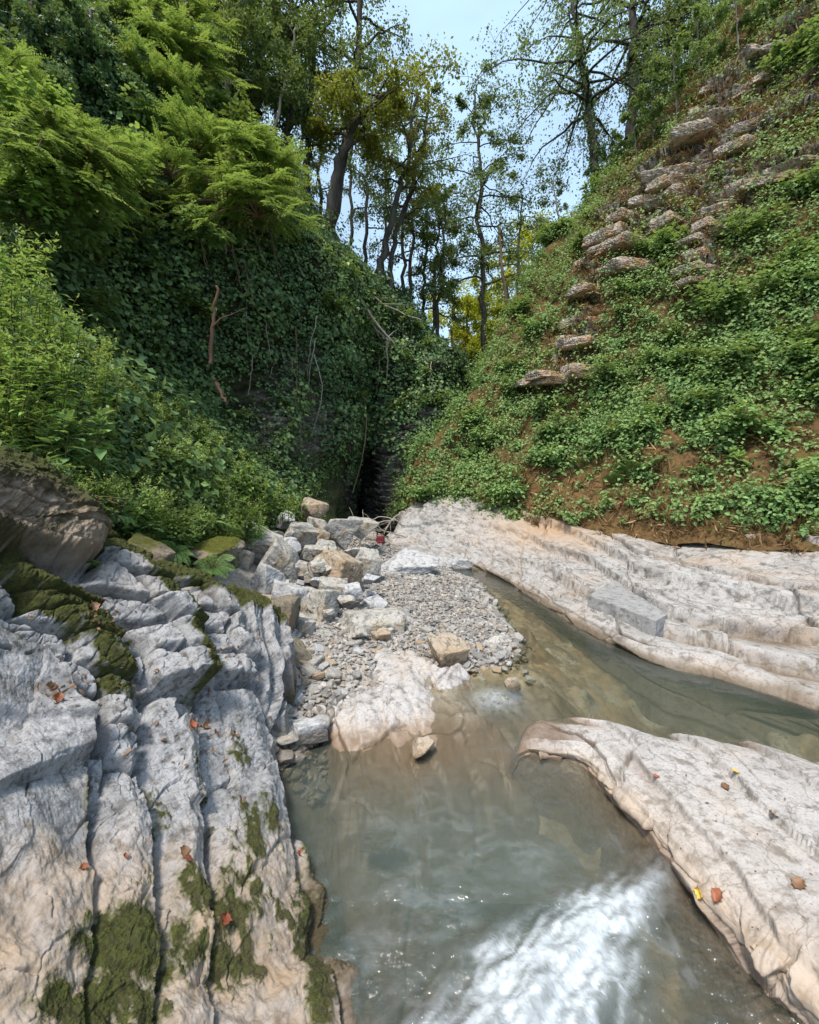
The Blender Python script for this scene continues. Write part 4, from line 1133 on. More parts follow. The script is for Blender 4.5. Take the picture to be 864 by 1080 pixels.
# ---------------------------------------------------------------- rock bands standing out of the right slope
rs_old = [(582, 402, 34, 20), (604, 388, 30, 16), (612, 372, 34, 16), (622, 356, 34, 14), (612, 344, 30, 13), (622, 330, 34, 13), (616, 316, 32, 14), (626, 300, 30, 14), (640, 282, 38, 16), (655, 215, 40, 18), (690, 208, 46, 20), (702, 182, 44, 16), (724, 168, 36, 18), (745, 192, 44, 20), (752, 150, 50, 18), (742, 128, 44, 16), (770, 262, 50, 24), (745, 292, 40, 22), (738, 240, 44, 26), (790, 240, 36, 22), (840, 195, 40, 22), (822, 205, 36, 16), (760, 100, 50, 16), (790, 80, 44, 14), (830, 50, 50, 18), (660, 250, 40, 16), (700, 300, 30, 18), (586, 372, 26, 12), (560, 420, 26, 14)]
rs = []
rb = np.random.default_rng(17)
for path, n_ in (([(572, 408), (598, 388), (615, 362), (621, 322), (636, 286), (652, 250), (682, 214), (716, 180), (742, 140), (776, 96), (812, 60), (855, 18)], 44), ([(735, 304), (740, 262), (756, 222), (800, 194), (856, 182)], 17), ([(690, 240), (720, 215), (750, 190), (790, 150), (830, 120)], 12)):
    pp = np.array(path, float)
    for k in range(n_):
        t = (k + rb.random() * 0.8) / n_ * (len(pp) - 1)
        i = min(int(t), len(pp) - 2)
        c = pp[i] + (pp[i + 1] - pp[i]) * (t - i)
        big_ = 1.0 if c[1] > 290 else 1.25
        rs.append((c[0] + rb.normal() * 9 * big_, c[1] + rb.normal() * 6, rb.uniform(24, 56) * big_, rb.uniform(9, 16) * (0.5 + 0.5 * big_)))
tri_r = RP.reshape(-1, 3)
tpx, tpy = pix(tri_r)


def on_right(px, py):
    k = np.argmin((tpx - px) ** 2 + (tpy - py) ** 2 + np.where(tri_r[:, 1] > 21, 1e6, 0))
    return tri_r[k]


def on_left(px, py):
    k = np.argmin((lpx.ravel() - px) ** 2 + (lpy.ravel() - py) ** 2 + LP.reshape(-1, 3)[:, 1] * 4)
    return LP.reshape(-1, 3)[k]


for k, (px, py, w_, h_) in enumerate(rs):
    q = on_right(px, py)
    Y = q[1] - 0.05
    bare = py > 290 and px < 660
    boulder('rock_shelf', px, py, Y + (0.06 if bare else 0.17), w_, h_, 'slope_rock', 'pale bedded rock shelf in the stepped band low on the right slope' if bare else 'weathered mossy rock shelf sticking out of the upper right slope',
            cat='rock', seed=60 + k, depth=1.1, rot=(0.2 + 0.25 * (k % 4), 0.10 * (k % 3) - 0.05, 0.0), box=0.6, planes=13, moss=0.25 if bare else 0.7, rough=0.17, group='pale shelves of the stepped band' if bare else 'mossy shelves of the upper right slope')
# ---------------------------------------------------------------- leaf and bark materials
L = {}
L['ivy'] = leaf_mat('ivy_leaves', [(0.034, 0.068, 0.035), (0.06, 0.115, 0.05), (0.095, 0.16, 0.062)], tip=(0.18, 0.27, 0.08), trans=0.25, rough=0.42)
L['slope'] = leaf_mat('bramble_leaves', [(0.06, 0.115, 0.04), (0.10, 0.18, 0.06), (0.155, 0.245, 0.085)], tip=(0.29, 0.37, 0.12), trans=0.35)
L['nettle'] = leaf_mat('nettle_leaves', [(0.07, 0.135, 0.03), (0.115, 0.21, 0.042), (0.17, 0.28, 0.06)], tip=(0.38, 0.43, 0.14), trans=0.4)
L['feather'] = leaf_mat('feathery_leaves', [(0.075, 0.15, 0.034), (0.125, 0.22, 0.05), (0.18, 0.28, 0.065)], tip=(0.27, 0.34, 0.08), trans=0.45)
L['tree'] = leaf_mat('tree_leaves', [(0.05, 0.095, 0.045), (0.08, 0.135, 0.055), (0.115, 0.175, 0.065)], tip=(0.17, 0.15, 0.02), trans=0.4)
L['olive'] = leaf_mat('olive_leaves', [(0.065, 0.10, 0.022), (0.11, 0.14, 0.025), (0.155, 0.165, 0.03)], tip=(0.24, 0.16, 0.02), trans=0.45)
L['dark'] = leaf_mat('dark_leaves', [(0.032, 0.066, 0.028), (0.05, 0.095, 0.034), (0.075, 0.13, 0.04)], trans=0.3)
L['yellow'] = leaf_mat('sunny_leaves', [(0.20, 0.26, 0.02), (0.32, 0.34, 0.02), (0.45, 0.38, 0.02)], trans=0.5)  # sunlight on the far trees is put into this yellow leaf colour
L['dry'] = leaf_mat('dry_grass', [(0.16, 0.09, 0.045), (0.24, 0.15, 0.075), (0.33, 0.22, 0.12)], trans=0.2)
L['dead'] = leaf_mat('fallen_leaves', [(0.15, 0.042, 0.025), (0.18, 0.062, 0.03), (0.11, 0.04, 0.025)], trans=0.1)
M['bark'] = bark_mat('dark_bark', (0.035, 0.03, 0.026), (0.10, 0.09, 0.08))
M['pale_bark'] = bark_mat('pale_bark', (0.20, 0.17, 0.14), (0.38, 0.34, 0.29))
M['dead_wood'] = bark_mat('dead_wood', (0.09, 0.06, 0.042), (0.22, 0.155, 0.11))
M['red_wood'] = bark_mat('red_wood', (0.06, 0.036, 0.026), (0.15, 0.095, 0.066))
M['stem'] = bark_mat('green_stem', (0.05, 0.06, 0.02), (0.10, 0.10, 0.04), 20)


def scatter(P, Nn, mask, n, r):
    """n random points on a sheet, by area times mask"""
    a = np.linalg.norm(np.cross(P[1:, :-1] - P[:-1, :-1], P[:-1, 1:] - P[:-1, :-1]), axis=-1) * mask[:-1, :-1]
    c = np.cumsum(a.ravel())
    k = np.searchsorted(c, r.random(n) * c[-1])
    i, j = np.unravel_index(np.minimum(k, a.size - 1), a.shape)
    u, v = r.random((2, n, 1))
    return P[i, j] * (1 - u) * (1 - v) + P[i + 1, j] * u * (1 - v) + P[i, j + 1] * (1 - u) * v + P[i + 1, j + 1] * u * v, Nn[i, j]


def clusters(lv, C, Nn, per, rad, out, ln, r, aspect=0.7, tint=None, updir=0.6):
    """leaf clumps standing off a slope"""
    n = len(C) * per
    cc = np.repeat(C, per, 0)
    nn = np.repeat(unit(Nn + np.array([0, 0, updir])), per, 0)
    R = np.repeat(rad if np.ndim(rad) else np.full(len(C), rad), per)[:, None]
    d = unit(r.normal(size=(n, 3)) + nn * 0.55)
    q = r.random((n, 1)) ** 0.45
    pos = cc + d * R * q + nn * R * out
    nrm = unit(nn * 0.9 + d * 0.6 + r.normal(size=(n, 3)) * 0.45)
    ax = unit(np.cross(nrm, r.normal(size=(n, 3))) + d * 0.3 - np.array([0, 0, 0.25]))
    l_ = ln * r.uniform(0.6, 1.35, n)
    tn = 0 if tint is None else np.clip(np.repeat(tint, per) * (0.3 + 0.9 * q[:, 0] * (d * nn).sum(1)), 0, 1)
    lv.add(pos, ax, nrm, l_, l_ * aspect, tn)


r = np.random.default_rng(11)
# ---------------------------------------------------------------- ground cover of the right slope
u_ = np.linspace(0, 8, 420)[:, None] * np.ones((1, 440))
RPN = RN
bare = np.zeros_like(rpx)
for cx, cy, sx, sy, a in ((600, 390, 34, 22, 1), (622, 345, 24, 45, 1), (618, 300, 26, 26, .8), (700, 215, 75, 38, .85), (748, 170, 40, 70, .9), (745, 275, 30, 40, .9), (800, 110, 60, 50, .7), (650, 215, 45, 25, .6), (840, 200, 30, 25, .7), (560, 405, 30, 14, .5), (600, 530, 60, 25, .9), (690, 525, 60, 30, .95), (790, 500, 60, 40, .9), (850, 470, 60, 50, .9), (570, 512, 40, 25, .8), (640, 512, 60, 22, 1), (720, 495, 60, 28, 1), (810, 465, 60, 34, 1), (690, 330, 40, 16, .7), (560, 330, 26, 30, .5), (790, 300, 40, 20, .6), (660, 270, 40, 30, .8), (850, 130, 60, 60, .85), (720, 110, 50, 50, .9), (790, 40, 90, 50, .75), (800, 250, 50, 30, .6), (690, 170, 50, 40, .9), (600, 440, 24, 14, .7), (690, 420, 34, 12, .6), (520, 470, 24, 14, .5)):
    bare = np.maximum(bare, a * np.exp(-((rpx - cx) / sx) ** 2 - ((rpy - cy) / sy) ** 2))
bare = np.maximum(bare, np.exp(-(band_d(rpx, rpy) / np.where(rpy < 300, 34, 18)) ** 2) * 0.84)
bare = np.maximum(bare, 0.55 * (1 - sst(200, 330, rpy)) * sst(600, 660, rpx))
gap = n2(rpx / 28, rpy / 24, 4, 0.6, seed=70)
mask = np.clip((1 - 1.05 * bare) * sst(-0.25, 0.2, gap + 0.16), 0, 1) * sst(0.15, 0.5, u_) * (u_ < 7.2) * (0.3 + 0.7 * (rpx < 930)) * (rpx < 1380) * (rpx > 415) / np.maximum(P_dist2 := (RP[..., 1] ** 2) / 60, 0.6)
lv = Leaves()
C, Nn = scatter(RP, RPN, mask, 8500, r)
cpx, cpy = pix(C)
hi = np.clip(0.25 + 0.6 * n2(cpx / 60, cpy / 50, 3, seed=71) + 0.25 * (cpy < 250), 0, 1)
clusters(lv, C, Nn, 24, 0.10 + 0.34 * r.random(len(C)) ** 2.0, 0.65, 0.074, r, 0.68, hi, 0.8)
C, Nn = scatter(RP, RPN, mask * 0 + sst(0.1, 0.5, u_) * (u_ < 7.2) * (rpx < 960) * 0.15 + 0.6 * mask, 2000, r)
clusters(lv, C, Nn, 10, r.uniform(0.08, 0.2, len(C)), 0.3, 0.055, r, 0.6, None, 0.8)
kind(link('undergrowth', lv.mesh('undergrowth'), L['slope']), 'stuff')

lv = Leaves()
C, Nn = scatter(EP, EN, sst(4.9, 5.4, EU) * (EX > 520) * (EX < 1000) * sst(0.0, 0.25, n2(EX / 30, EU, 3, seed=99)), 260, r)
clusters(lv, C, Nn, 22, r.uniform(0.06, 0.18, len(C)), 0.6, 0.06, r, 0.65, r.random(len(C)) * .5, 0.9)
kind(link('ground_cover', lv.mesh('ground_cover'), L['slope']), 'stuff')

# dry grass and dead stalks hanging on the bare earth
lv = Leaves()
dm = (0.15 + bare) * sst(0.05, 0.3, u_) * (u_ < 7) * (rpx < 980) * (rpx > 520) * (0.3 + sst(-.2, .3, n2(rpx / 20, rpy / 20, 3, seed=77)))
dm = dm + 1.8 * np.exp(-((rpy - 545 + 0.05 * (rpx - 560)) / 16) ** 2) * (rpx > 540) * (rpx < 950) + 0.8 * np.exp(-(band_d(rpx, rpy) / 40) ** 2) + 1.6 * np.exp(-((rpx - 830) / 90) ** 2 - ((rpy - 490) / 36) ** 2)
C, Nn = scatter(RP, RPN, dm, 6000, r)
per = 16
cc, nn = np.repeat(C, per, 0), np.repeat(Nn, per, 0)
d = unit(nn * 0.7 + np.array([0, 0, -0.1]) + r.normal(size=cc.shape) * 0.45)
ll = r.uniform(0.10, 0.30, len(cc))
lv.add(cc + r.normal(size=cc.shape) * 0.05, d, unit(r.normal(size=cc.shape)), ll, 0.007)
C, Nn = scatter(EP, EN, sst(4.55, 5.1, EU) * (EX > 540) * (EX < 1000), 900, r)
C = np.vstack([C, C[:500] + np.array([0.05, 0.15, 0.05])])
Nn = np.vstack([Nn, Nn[:500]])
cc, nn = np.repeat(C, per, 0), np.repeat(Nn, per, 0)
d = unit(nn * 0.5 + np.array([-0.2, -0.5, 0.1]) + r.normal(size=cc.shape) * 0.5)
lv.add(cc + r.normal(size=cc.shape) * 0.05, d, unit(r.normal(size=cc.shape)), r.uniform(0.06, 0.24, len(cc)), 0.006)
kind(link('dry_grass', lv.mesh('dry_grass'), L['dry']), 'stuff')

# ---------------------------------------------------------------- ivy and creepers over the left cliff
lv = Leaves()
u_ = np.linspace(0, 8, 420)[:, None] * np.ones((1, 420))
gap = n2(lpx / 30, lpy / 40, 4, 0.6, seed=80)
rocky = np.zeros_like(lpx)
for cx, cy, sx, sy, a in ((265, 430, 34, 60, .85), (318, 470, 34, 60, .85), (290, 380, 30, 40, .6), (340, 440, 16, 40, .5), (350, 520, 26, 30, 1), (404, 505, 28, 42, .95), (372, 510, 10, 40, .6), (110, 240, 30, 24, .7), (215, 320, 40, 30, .5)):
    rocky = np.maximum(rocky, a * np.exp(-((lpx - cx) / sx) ** 2 - ((lpy - cy) / sy) ** 2))
mask = np.clip(1 - 1.1 * rocky, 0.02, 1) * sst(-0.45, 0.05, gap + 0.35) * sst(1.2, 2.2, u_) * (u_ < 6.9) * (lpx > -60) * (lpx < 485) / np.maximum(LP[..., 1] ** 2 / 90, 0.5)
C, Nn = scatter(LP, LN, mask, 8500, r)
cpx, cpy = pix(C)
hi = np.clip(0.1 + 0.7 * n2(cpx / 50, cpy / 50, 3, seed=81) + 0.6 * np.exp(-((cpx - 370) / 60) ** 2 - ((cpy - 320) / 50) ** 2), 0, 1)
clusters(lv, C, Nn, 20, r.uniform(0.14, 0.34, len(C)), 0.25, 0.085, r, 0.85, hi, 0.2)
C, Nn = scatter(LP, LN, mask * sst(-0.05, 0.3, n2(lpx / 22, lpy / 26, 3, seed=83)), 1500, r)
clusters(lv, C, Nn, 16, r.uniform(0.25, 0.5, len(C)), 0.55, 0.13, r, 0.8, np.clip(0.5 + 0.4 * r.normal(size=len(C)), 0, 1), 0.5)
kind(link('ivy', lv.mesh('ivy'), L['ivy']), 'stuff')

# leafy floor of the left bank under the shrubs
lv = Leaves()
mask = sst(0.55, 1.0, u_) * (1 - sst(2.4, 3.2, u_)) * (lpx > -120) * (lpx < 345) / np.maximum(LP[..., 1] ** 2 / 40, 0.4)
C, Nn = scatter(LP, LN, mask, 3000, r)
clusters(lv, C, Nn, 18, r.uniform(0.10, 0.24, len(C)), 0.4, 0.06, r, 0.6, r.random(len(C)) * 0.5, 0.8)
kind(link('ground_cover', lv.mesh('ground_cover'), L['dark']), 'stuff')


# ---------------------------------------------------------------- single plants
def upright_plant(name, nst, h, spread, leaf, r, tipy=1.0, aspect=0.42, droop=0.25, node=0.035):
    """clump of upright stems with spiralled leaves getting small and pale to the tip; returns (foliage mesh, stem mesh)"""
    lv, mb = Leaves(LEAF8), MB()
    for s in range(nst):
        a = r.uniform(0, 6.28)
        b = np.array([math.cos(a), math.sin(a), 0]) * r.uniform(0, spread * 0.5)
        lean = np.array([math.cos(a), math.sin(a), 0]) * r.uniform(0.05, 0.6) * spread + np.array([r.normal() * .05, r.normal() * .05, 0])
        hh = h * r.uniform(0.6, 1.1)
        t = np.linspace(0, 1, 9)[:, None]
        pts = b + np.array([0, 0, 1]) * hh * t + lean * t ** 1.6
        mb.tube(pts, np.linspace(0.005, 0.0015, 9), 4)
        k = int(hh / node)
        tt = np.linspace(0.10, 1.0, k)
        p = np.stack([np.interp(tt, t[:, 0], pts[:, q]) for q in range(3)], 1)
        an = np.arange(k) * 2.4 + r.uniform(0, 6)
        up = 0.15 + 0.75 * tt ** 3
        ax = np.stack([np.cos(an), np.sin(an), up - droop * (1 - tt)], 1) + r.normal(size=(k, 3)) * 0.12
        nrm = np.stack([-np.cos(an) * 0.5, -np.sin(an) * 0.5, np.ones(k)], 1)
        ln = leaf * (1.0 - 0.62 * tt ** 1.5) * r.uniform(0.75, 1.2, k)
        lv.add(p, ax, nrm, ln, ln * aspect, tipy * np.clip(tt * 1.5 - 0.65, 0, 1) * r.uniform(0.6, 1.1, k))
        # side sprigs near the top
        for q in range(3):
            tq = r.uniform(0.45, 0.9)
            p0 = np.array([np.interp(tq, t[:, 0], pts[:, z]) for z in range(3)])
            dq = unit(np.array([r.normal(), r.normal(), 0.9]))
            m_ = 7
            ts = np.linspace(0.1, 1, m_)[:, None]
            pp = p0 + dq * ts * 0.16 * h
            an = np.arange(m_) * 2.4
            ax = np.stack([np.cos(an), np.sin(an), np.full(m_, 0.35)], 1) + dq * 0.7
            l2 = leaf * 0.5 * (1 - 0.5 * ts[:, 0])
            lv.add(pp, ax, np.tile([0, 0, 1.0], (m_, 1)) + r.normal(size=(m_, 3)) * .3, l2, l2 * aspect, tipy * ts[:, 0] * 0.8 * tq)
    return lv.mesh('foliage'), mb.mesh('stem')


def dome_shrub(name, rad, nl, leaf, r, tinty=0.5, aspect=0.7, tpl=LEAF8, flat=0.75):
    """rounded shrub: branching twigs with leaf groups, open in places"""
    lv, mb = Leaves(tpl), MB()
    nb = 16
    per = nl // (nb * 7)
    for b in range(nb):
        d = unit(np.array([r.normal(), r.normal(), abs(r.normal()) * 0.9 + 0.15]))
        L_ = rad * r.uniform(0.65, 1.1)
        t = np.linspace(0, 1, 7)[:, None]
        pts = d * L_ * t * np.array([1, 1, flat]) + np.array([0, 0, -0.12 * rad]) * t ** 2 + r.normal(size=(7, 3)) * 0.02 * rad
        mb.tube(pts, np.linspace(0.008, 0.002, 7) * max(1, rad), 4)
        for q in range(7):
            tq = r.uniform(0.35, 1.0)
            c = d * L_ * tq * np.array([1, 1, flat]) + r.normal(size=3) * 0.10 * rad
            m_ = per
            o = unit(r.normal(size=(m_, 3)) + d * 0.6)
            p = c + o * r.random((m_, 1)) ** 0.5 * 0.20 * rad
            nrm = unit(np.array([0, 0, 1.0]) + o * 0.5 + r.normal(size=(m_, 3)) * 0.3)
            ax = unit(o * [1, 1, 0.2] + d * 0.3 - [0, 0, 0.25] + r.normal(size=(m_, 3)) * 0.2)
            ln = leaf * r.uniform(0.6, 1.25, m_)
            lv.add(p, ax, nrm, ln, ln * aspect, np.clip(tinty * (tq - 0.3) * (0.4 + o[:, 2]) * 1.4, 0, 1))
    return lv.mesh('foliage'), mb.mesh('stem')


def fern_plant(nf, ln, r):
    lv, mb = Leaves(), MB()
    for k in range(nf):
        a = k * 6.28 / nf + r.uniform(-.3, .3)
        t = np.linspace(0, 1, 14)
        out = np.array([math.cos(a), math.sin(a), 0])
        pts = out * (t * ln * 0.85)[:, None] + np.array([0, 0, 1]) * (ln * (0.75 * t - 0.75 * t ** 2.2))[:, None]
        mb.tube(pts, np.linspace(0.004, 0.001, 14), 4)
        tt = np.linspace(0.12, 0.99, 26)
        p = np.stack([np.interp(tt, t, pts[:, q]) for q in range(3)], 1)
        side = np.array([-out[1], out[0], 0])
        for s in (-1, 1):
            l2 = ln * 0.26 * np.sin(np.pi * np.clip(tt * 0.86 + 0.14, 0, 1)) ** 0.8
            lv.add(p, side * s + out * 0.45 + r.normal(size=(26, 3)) * .06 - [0, 0, 0.2], np.tile([0, 0, 1.0], (26, 1)) + out * 0.3, l2, l2 * 0.26, 0.2 * tt)
    return lv.mesh('foliage'), mb.mesh('stem')


def feather_bush(rad, nbr, r, leaf=0.085, droop=0.5):
    """arching branches carrying layered sprays of narrow leaflets"""
    lv, mb = Leaves(), MB()
    for b in range(nbr):
        a = r.uniform(0, 6.28)
        el = r.uniform(0.05, 1.1)
        d = np.array([math.cos(a) * math.cos(el), math.sin(a) * math.cos(el), math.sin(el)])
        L_ = rad * r.uniform(0.7, 1.2)
        t = np.linspace(0, 1, 9)
        pts = d * (t * L_)[:, None] - np.array([0, 0, 1]) * (droop * L_ * t ** 2.2)[:, None]
        mb.tube(pts, np.linspace(0.022, 0.004, 9) * rad, 4)
        for q in range(11):
            tq = r.uniform(0.3, 1.0)
            p0 = np.array([np.interp(tq, t, pts[:, z]) for z in range(3)])
            dq = unit(d * [1, 1, 0.2] + r.normal(size=3) * [.8, .8, .25])
            m_ = 22
            ts = np.linspace(0.08, 1, m_)
            sl = rad * r.uniform(0.25, 0.5)
            pp = p0 + dq * (ts * sl)[:, None] - np.array([0, 0, 1]) * (0.35 * sl * ts ** 2)[:, None]
            sd = unit(np.cross(dq, [0, 0, 1.0]))
            s = np.where(np.arange(m_) % 2 == 0, 1.0, -1.0)[:, None]
            ax = sd * s + dq * 0.6 + r.normal(size=(m_, 3)) * 0.15 - [0, 0, 0.25]
            l2 = leaf * r.uniform(0.7, 1.2, m_) * (1.1 - 0.5 * ts)
            lv.add(pp, ax, np.tile([0, 0, 1.0], (m_, 1)) + r.normal(size=(m_, 3)) * .25, l2, l2 * 0.36, np.clip(0.15 + 0.75 * tq * r.random() + 0.2 * ts, 0, 1))
    return lv.mesh('foliage'), mb.mesh('branch')


def plant(name, meshes, loc, mats, names=('foliage', 'stem'), scale=1.0, rz=0.0, tilt=(0, 0)):
    e = empty(name, loc)
    e.scale = (scale,) * 3
    e.rotation_euler = (tilt[0], tilt[1], rz)
    for me, mt, nm in zip(meshes, mats, names):
        link(nm, me, mt, e)
    return e


PROTO = {}
PROTO['nettle'] = [(upright_plant('n', 9, 0.62, 0.30, 0.11, r), 'nettle') for _ in range(3)]
PROTO['shrub'] = [(dome_shrub('s', 0.5, 900, 0.085, r), 'slope') for _ in range(3)]
PROTO['darkshrub'] = [(dome_shrub('s', 0.5, 900, 0.08, r, 0.3), 'dark') for _ in range(2)]
PROTO['fern'] = [(fern_plant(9, 0.42, r), 'slope') for _ in range(2)]
PROTO['feather'] = [(feather_bush(1.0, 26, r), 'feather') for _ in range(3)]
PROTO['big'] = [(upright_plant('b', 3, 0.42, 0.22, 0.20, r, 0.2, 0.45, 0.5, 0.045), 'slope') for _ in range(2)]
KN = {'nettle': 'leafy_herb', 'shrub': 'leafy_shrub', 'darkshrub': 'leafy_shrub', 'fern': 'fern', 'feather': 'feathery_bush', 'big': 'broadleaf_plant'}


def put(kd, k, loc, label, cat, group, scale=1.0, rz=None, tilt=(0, 0), lmat=None):
    me, mt = PROTO[kd][k % len(PROTO[kd])]
    names = ('foliage', 'branch') if kd == 'feather' else ('foliage', 'stem')
    e = plant(KN[kd], me, loc, (L[mt], M['dead_wood'] if kd == 'feather' else M['stem']), names, scale, r.uniform(0, 6.28) if rz is None else rz, tilt)
    if lmat:
        for c in e.children:
            if c.name.startswith('foliage'):
                c.data = c.data.copy() if c.data.users > 1 else c.data
                c.data.materials.clear()
                c.data.materials.append(L[lmat])
    return tag(e, label, cat, group)


def left_pt(px, py):
    q = on_left(px, py).copy()
    return q


# the bright bank of herbs above the near outcrop
hb = []
for k in range(92):
    t = r.random()
    px = r.uniform(-30, 265)
    top = np.interp(px, [-30, 0, 60, 130, 200, 265], [290, 325, 360, 420, 470, 520])
    bot = np.interp(px, [-30, 0, 60, 130, 200, 265], [480, 490, 525, 560, 575, 575])
    py = bot - (bot - top) * r.random() ** 0.85
    Y = np.interp(px, [-30, 0, 60, 130, 200, 265], [2.9, 3.1, 3.7, 4.6, 5.7, 6.9]) + 1.5 * (bot - py) / (bot - top)
    hb.append((px, py, Y))
hb.sort(key=lambda q: -q[2])
lpts = LP.reshape(-1, 3)


def ground_left(x, y, z0):
    d2 = (lpts[:, 0] - x) ** 2 + (lpts[:, 1] - y) ** 2 + 0.15 * (lpts[:, 2] - z0) ** 2
    return lpts[np.argmin(d2)]


for k, (px, py, Y) in enumerate(hb):
    w = W(px, py, Y)
    g = ground_left(w[0], w[1], w[2])
    put('nettle', k, g - np.array([0, 0, 0.03]), 'bright green upright herb with pale yellowish tips on the left bank above the outcrop', 'plant', 'herbs of the bright left bank', r.uniform(0.75, 1.25), tilt=(r.uniform(-.15, .1), r.uniform(0.0, .35)))
# yellow-green bush over the boulder pile
for k, (px, py, s) in enumerate(((262, 512, 1.0), (285, 525, 0.9), (300, 535, 0.75), (240, 520, 0.9), (275, 540, 0.7))):
    g = on_left(px, py + 10)
    put('nettle', k + 1, W(px, py + 18, 7.0 + 0.012 * (px - 240)), 'yellow-green bushy herb overhanging the boulder pile', 'plant', 'yellow-green herbs over the boulder pile', s * 1.35)
for k in range(34):
    px = r.uniform(95, 310)
    py = np.interp(px, [95, 130, 190, 250, 310], [538, 552, 575, 566, 548]) - r.uniform(0, 26)
    Y = np.interp(px, [95, 130, 190, 250, 310], [3.35, 3.75, 4.7, 5.9, 7.4])
    put('nettle', k, W(px, py + 14, Y), 'bright leafy herb hanging down onto the crest of the outcrop and the boulders', 'plant', 'herbs hanging over the crest', r.uniform(0.5, 0.85), tilt=(r.uniform(.1, .5), r.uniform(.2, .6)))
# broad leaves, ferns
for k, (px, py, Y, s) in enumerate(((78, 500, 3.45, 1.15), (98, 492, 3.6, 1.1), (60, 488, 3.4, 1.0), (112, 515, 3.75, .8))):
    put('big', k, W(px, py, Y), 'broad-leaved plant with long pointed leaves low in the herb bank', 'plant', 'broad-leaved plants of the herb bank', s)
for k, (px, py, Y, s) in enumerate(((205, 632, 3.72, .62), (214, 660, 3.5, .5), (180, 585, 4.1, .7), (150, 560, 4.0, .7), (118, 545, 3.55, .6), (225, 600, 4.4, .7), (88, 600, 2.72, .4), (236, 560, 5.2, .8), (206, 690, 3.25, .4))):
    put('fern', k, W(px, py, Y), 'small green fern growing in the joints along the outcrop crest', 'fern', 'ferns along the outcrop crest', s, tilt=(0, 0.5))
for k, (px, py, Y, s) in enumerate(((30, 505, 2.9, .5), (100, 545, 3.4, .55), (140, 560, 3.9, .5), (185, 570, 4.6, .55), (215, 560, 5.2, .6), (250, 548, 6.2, .6))):
    put('darkshrub', k, W(px, py, Y), 'dark low shrub in the shade at the foot of the herb bank', 'shrub', 'dark shrubs at the foot of the herb bank', s)
# shrubs in the shaded hollow and on the left cliff
sp_ = [(40, 330, 1.6), (95, 340, 1.3), (150, 360, 1.2), (185, 420, 1.0), (210, 470, 1.0), (235, 490, .9), (190, 330, 1.3), (140, 290, 1.4), (250, 440, .9), (60, 270, 1.6), (120, 250, 1.4), (285, 430, .8), (20, 240, 1.6), (170, 250, 1.4)]
for k, (px, py, s) in enumerate(sp_):
    put('darkshrub', k, on_left(px, py), 'dark green creeper-covered shrub in the shaded hollow behind the herb bank', 'shrub', 'dark shrubs of the shaded hollow', s)
for k, (px, py, s) in enumerate(((352, 300, 1.1), (378, 322, 1.0), (330, 285, 1.1), (400, 335, 1.0), (425, 350, 1.1), (372, 350, 1.1), (350, 335, .9), (448, 372, 1.1), (440, 400, 1.3), (415, 385, 1.3), (330, 330, 1.), (395, 370, 1.), (455, 430, 1.2), (425, 435, 1.2), (360, 420, .9), (380, 395, 1.))):
    put('darkshrub' if k > 8 else 'shrub', k, on_left(px, py), 'ivy-green shrub on the brow of the cliff below the tall trees' if k < 9 else 'dark bramble hanging over the cliff by the gorge slot', 'shrub', 'shrubs on the cliff brow' if k < 9 else 'brambles over the gorge slot', s * 1.1)
# bright feathery bushes arching off the cliff
fb = [(235, 215, 9.6, 1.5, 0), (272, 228, 10, 1.4, 1), (250, 172, 10.2, 1.5, 2), (205, 165, 9.8, 1.2, 1), (288, 195, 10.6, 1.2, 2), (180, 185, 9.2, .9, 0), (170, 110, 10, 1.3, 1), (185, 70, 10.8, 1.5, 2), (150, 45, 10.5, 1.4, 0), (195, 30, 11.2, 1.4, 1)]
for k, (px, py, Y, s, m_) in enumerate(fb):
    put('feather', m_, W(px, py, Y), 'bright green feathery bush arching out over the left cliff' if k < 6 else 'light green feathery bush on the steep edge above the arching ones', 'bush', 'feathery bushes arching from the cliff' if k < 6 else 'feathery bushes on the upper edge', s, tilt=(0.25, 0.2))
for k, (px, py, Y, s, m_) in enumerate(((55, 150, 6.2, 1.0, 0), (85, 175, 6.6, 0.9, 1), (25, 180, 6.0, 1.0, 2), (5, 85, 6.4, .7, 2), (100, 160, 6.9, .7, 1))):
    put('feather', m_, W(px, py, Y), 'yellowish-green feathery bush at the upper left edge below the dark ivy wall', 'bush', 'yellowish bushes at the upper left edge', s, tilt=(0.2, 0.25))
for k, (px, py, Y, s) in enumerate(((150, 205, 8.6, 1.3), (215, 255, 9.2, 1.1), (165, 150, 9.6, 1.4), (190, 120, 10.2, 1.4), (225, 115, 10.8, 1.5), (130, 120, 9.4, 1.2), (265, 150, 11, 1.3), (110, 215, 7.6, 1.0), (70, 235, 6.6, 1.0), (30, 235, 6.0, 1.0), (205, 60, 11, 1.5), (240, 255, 10, .9))):
    put('shrub' if k % 3 else 'darkshrub', k, W(px, py, Y), 'round-leaved green shrub growing between the feathery bushes of the left cliff', 'shrub', 'round-leaved shrubs between the feathery bushes', s * 1.2)
for k, (px, py, Y) in enumerate(((10, 330, 3.6), (45, 350, 4.0), (-10, 300, 3.6), (25, 380, 3.5), (75, 385, 4.0), (5, 420, 3.2), (110, 410, 4.2), (60, 430, 3.6), (20, 290, 4.0))):
    put('nettle', k, W(px, py + 20, Y), 'tall bright herb at the left edge against the dark hollow', 'plant', 'tall herbs at the left edge', 1.05)

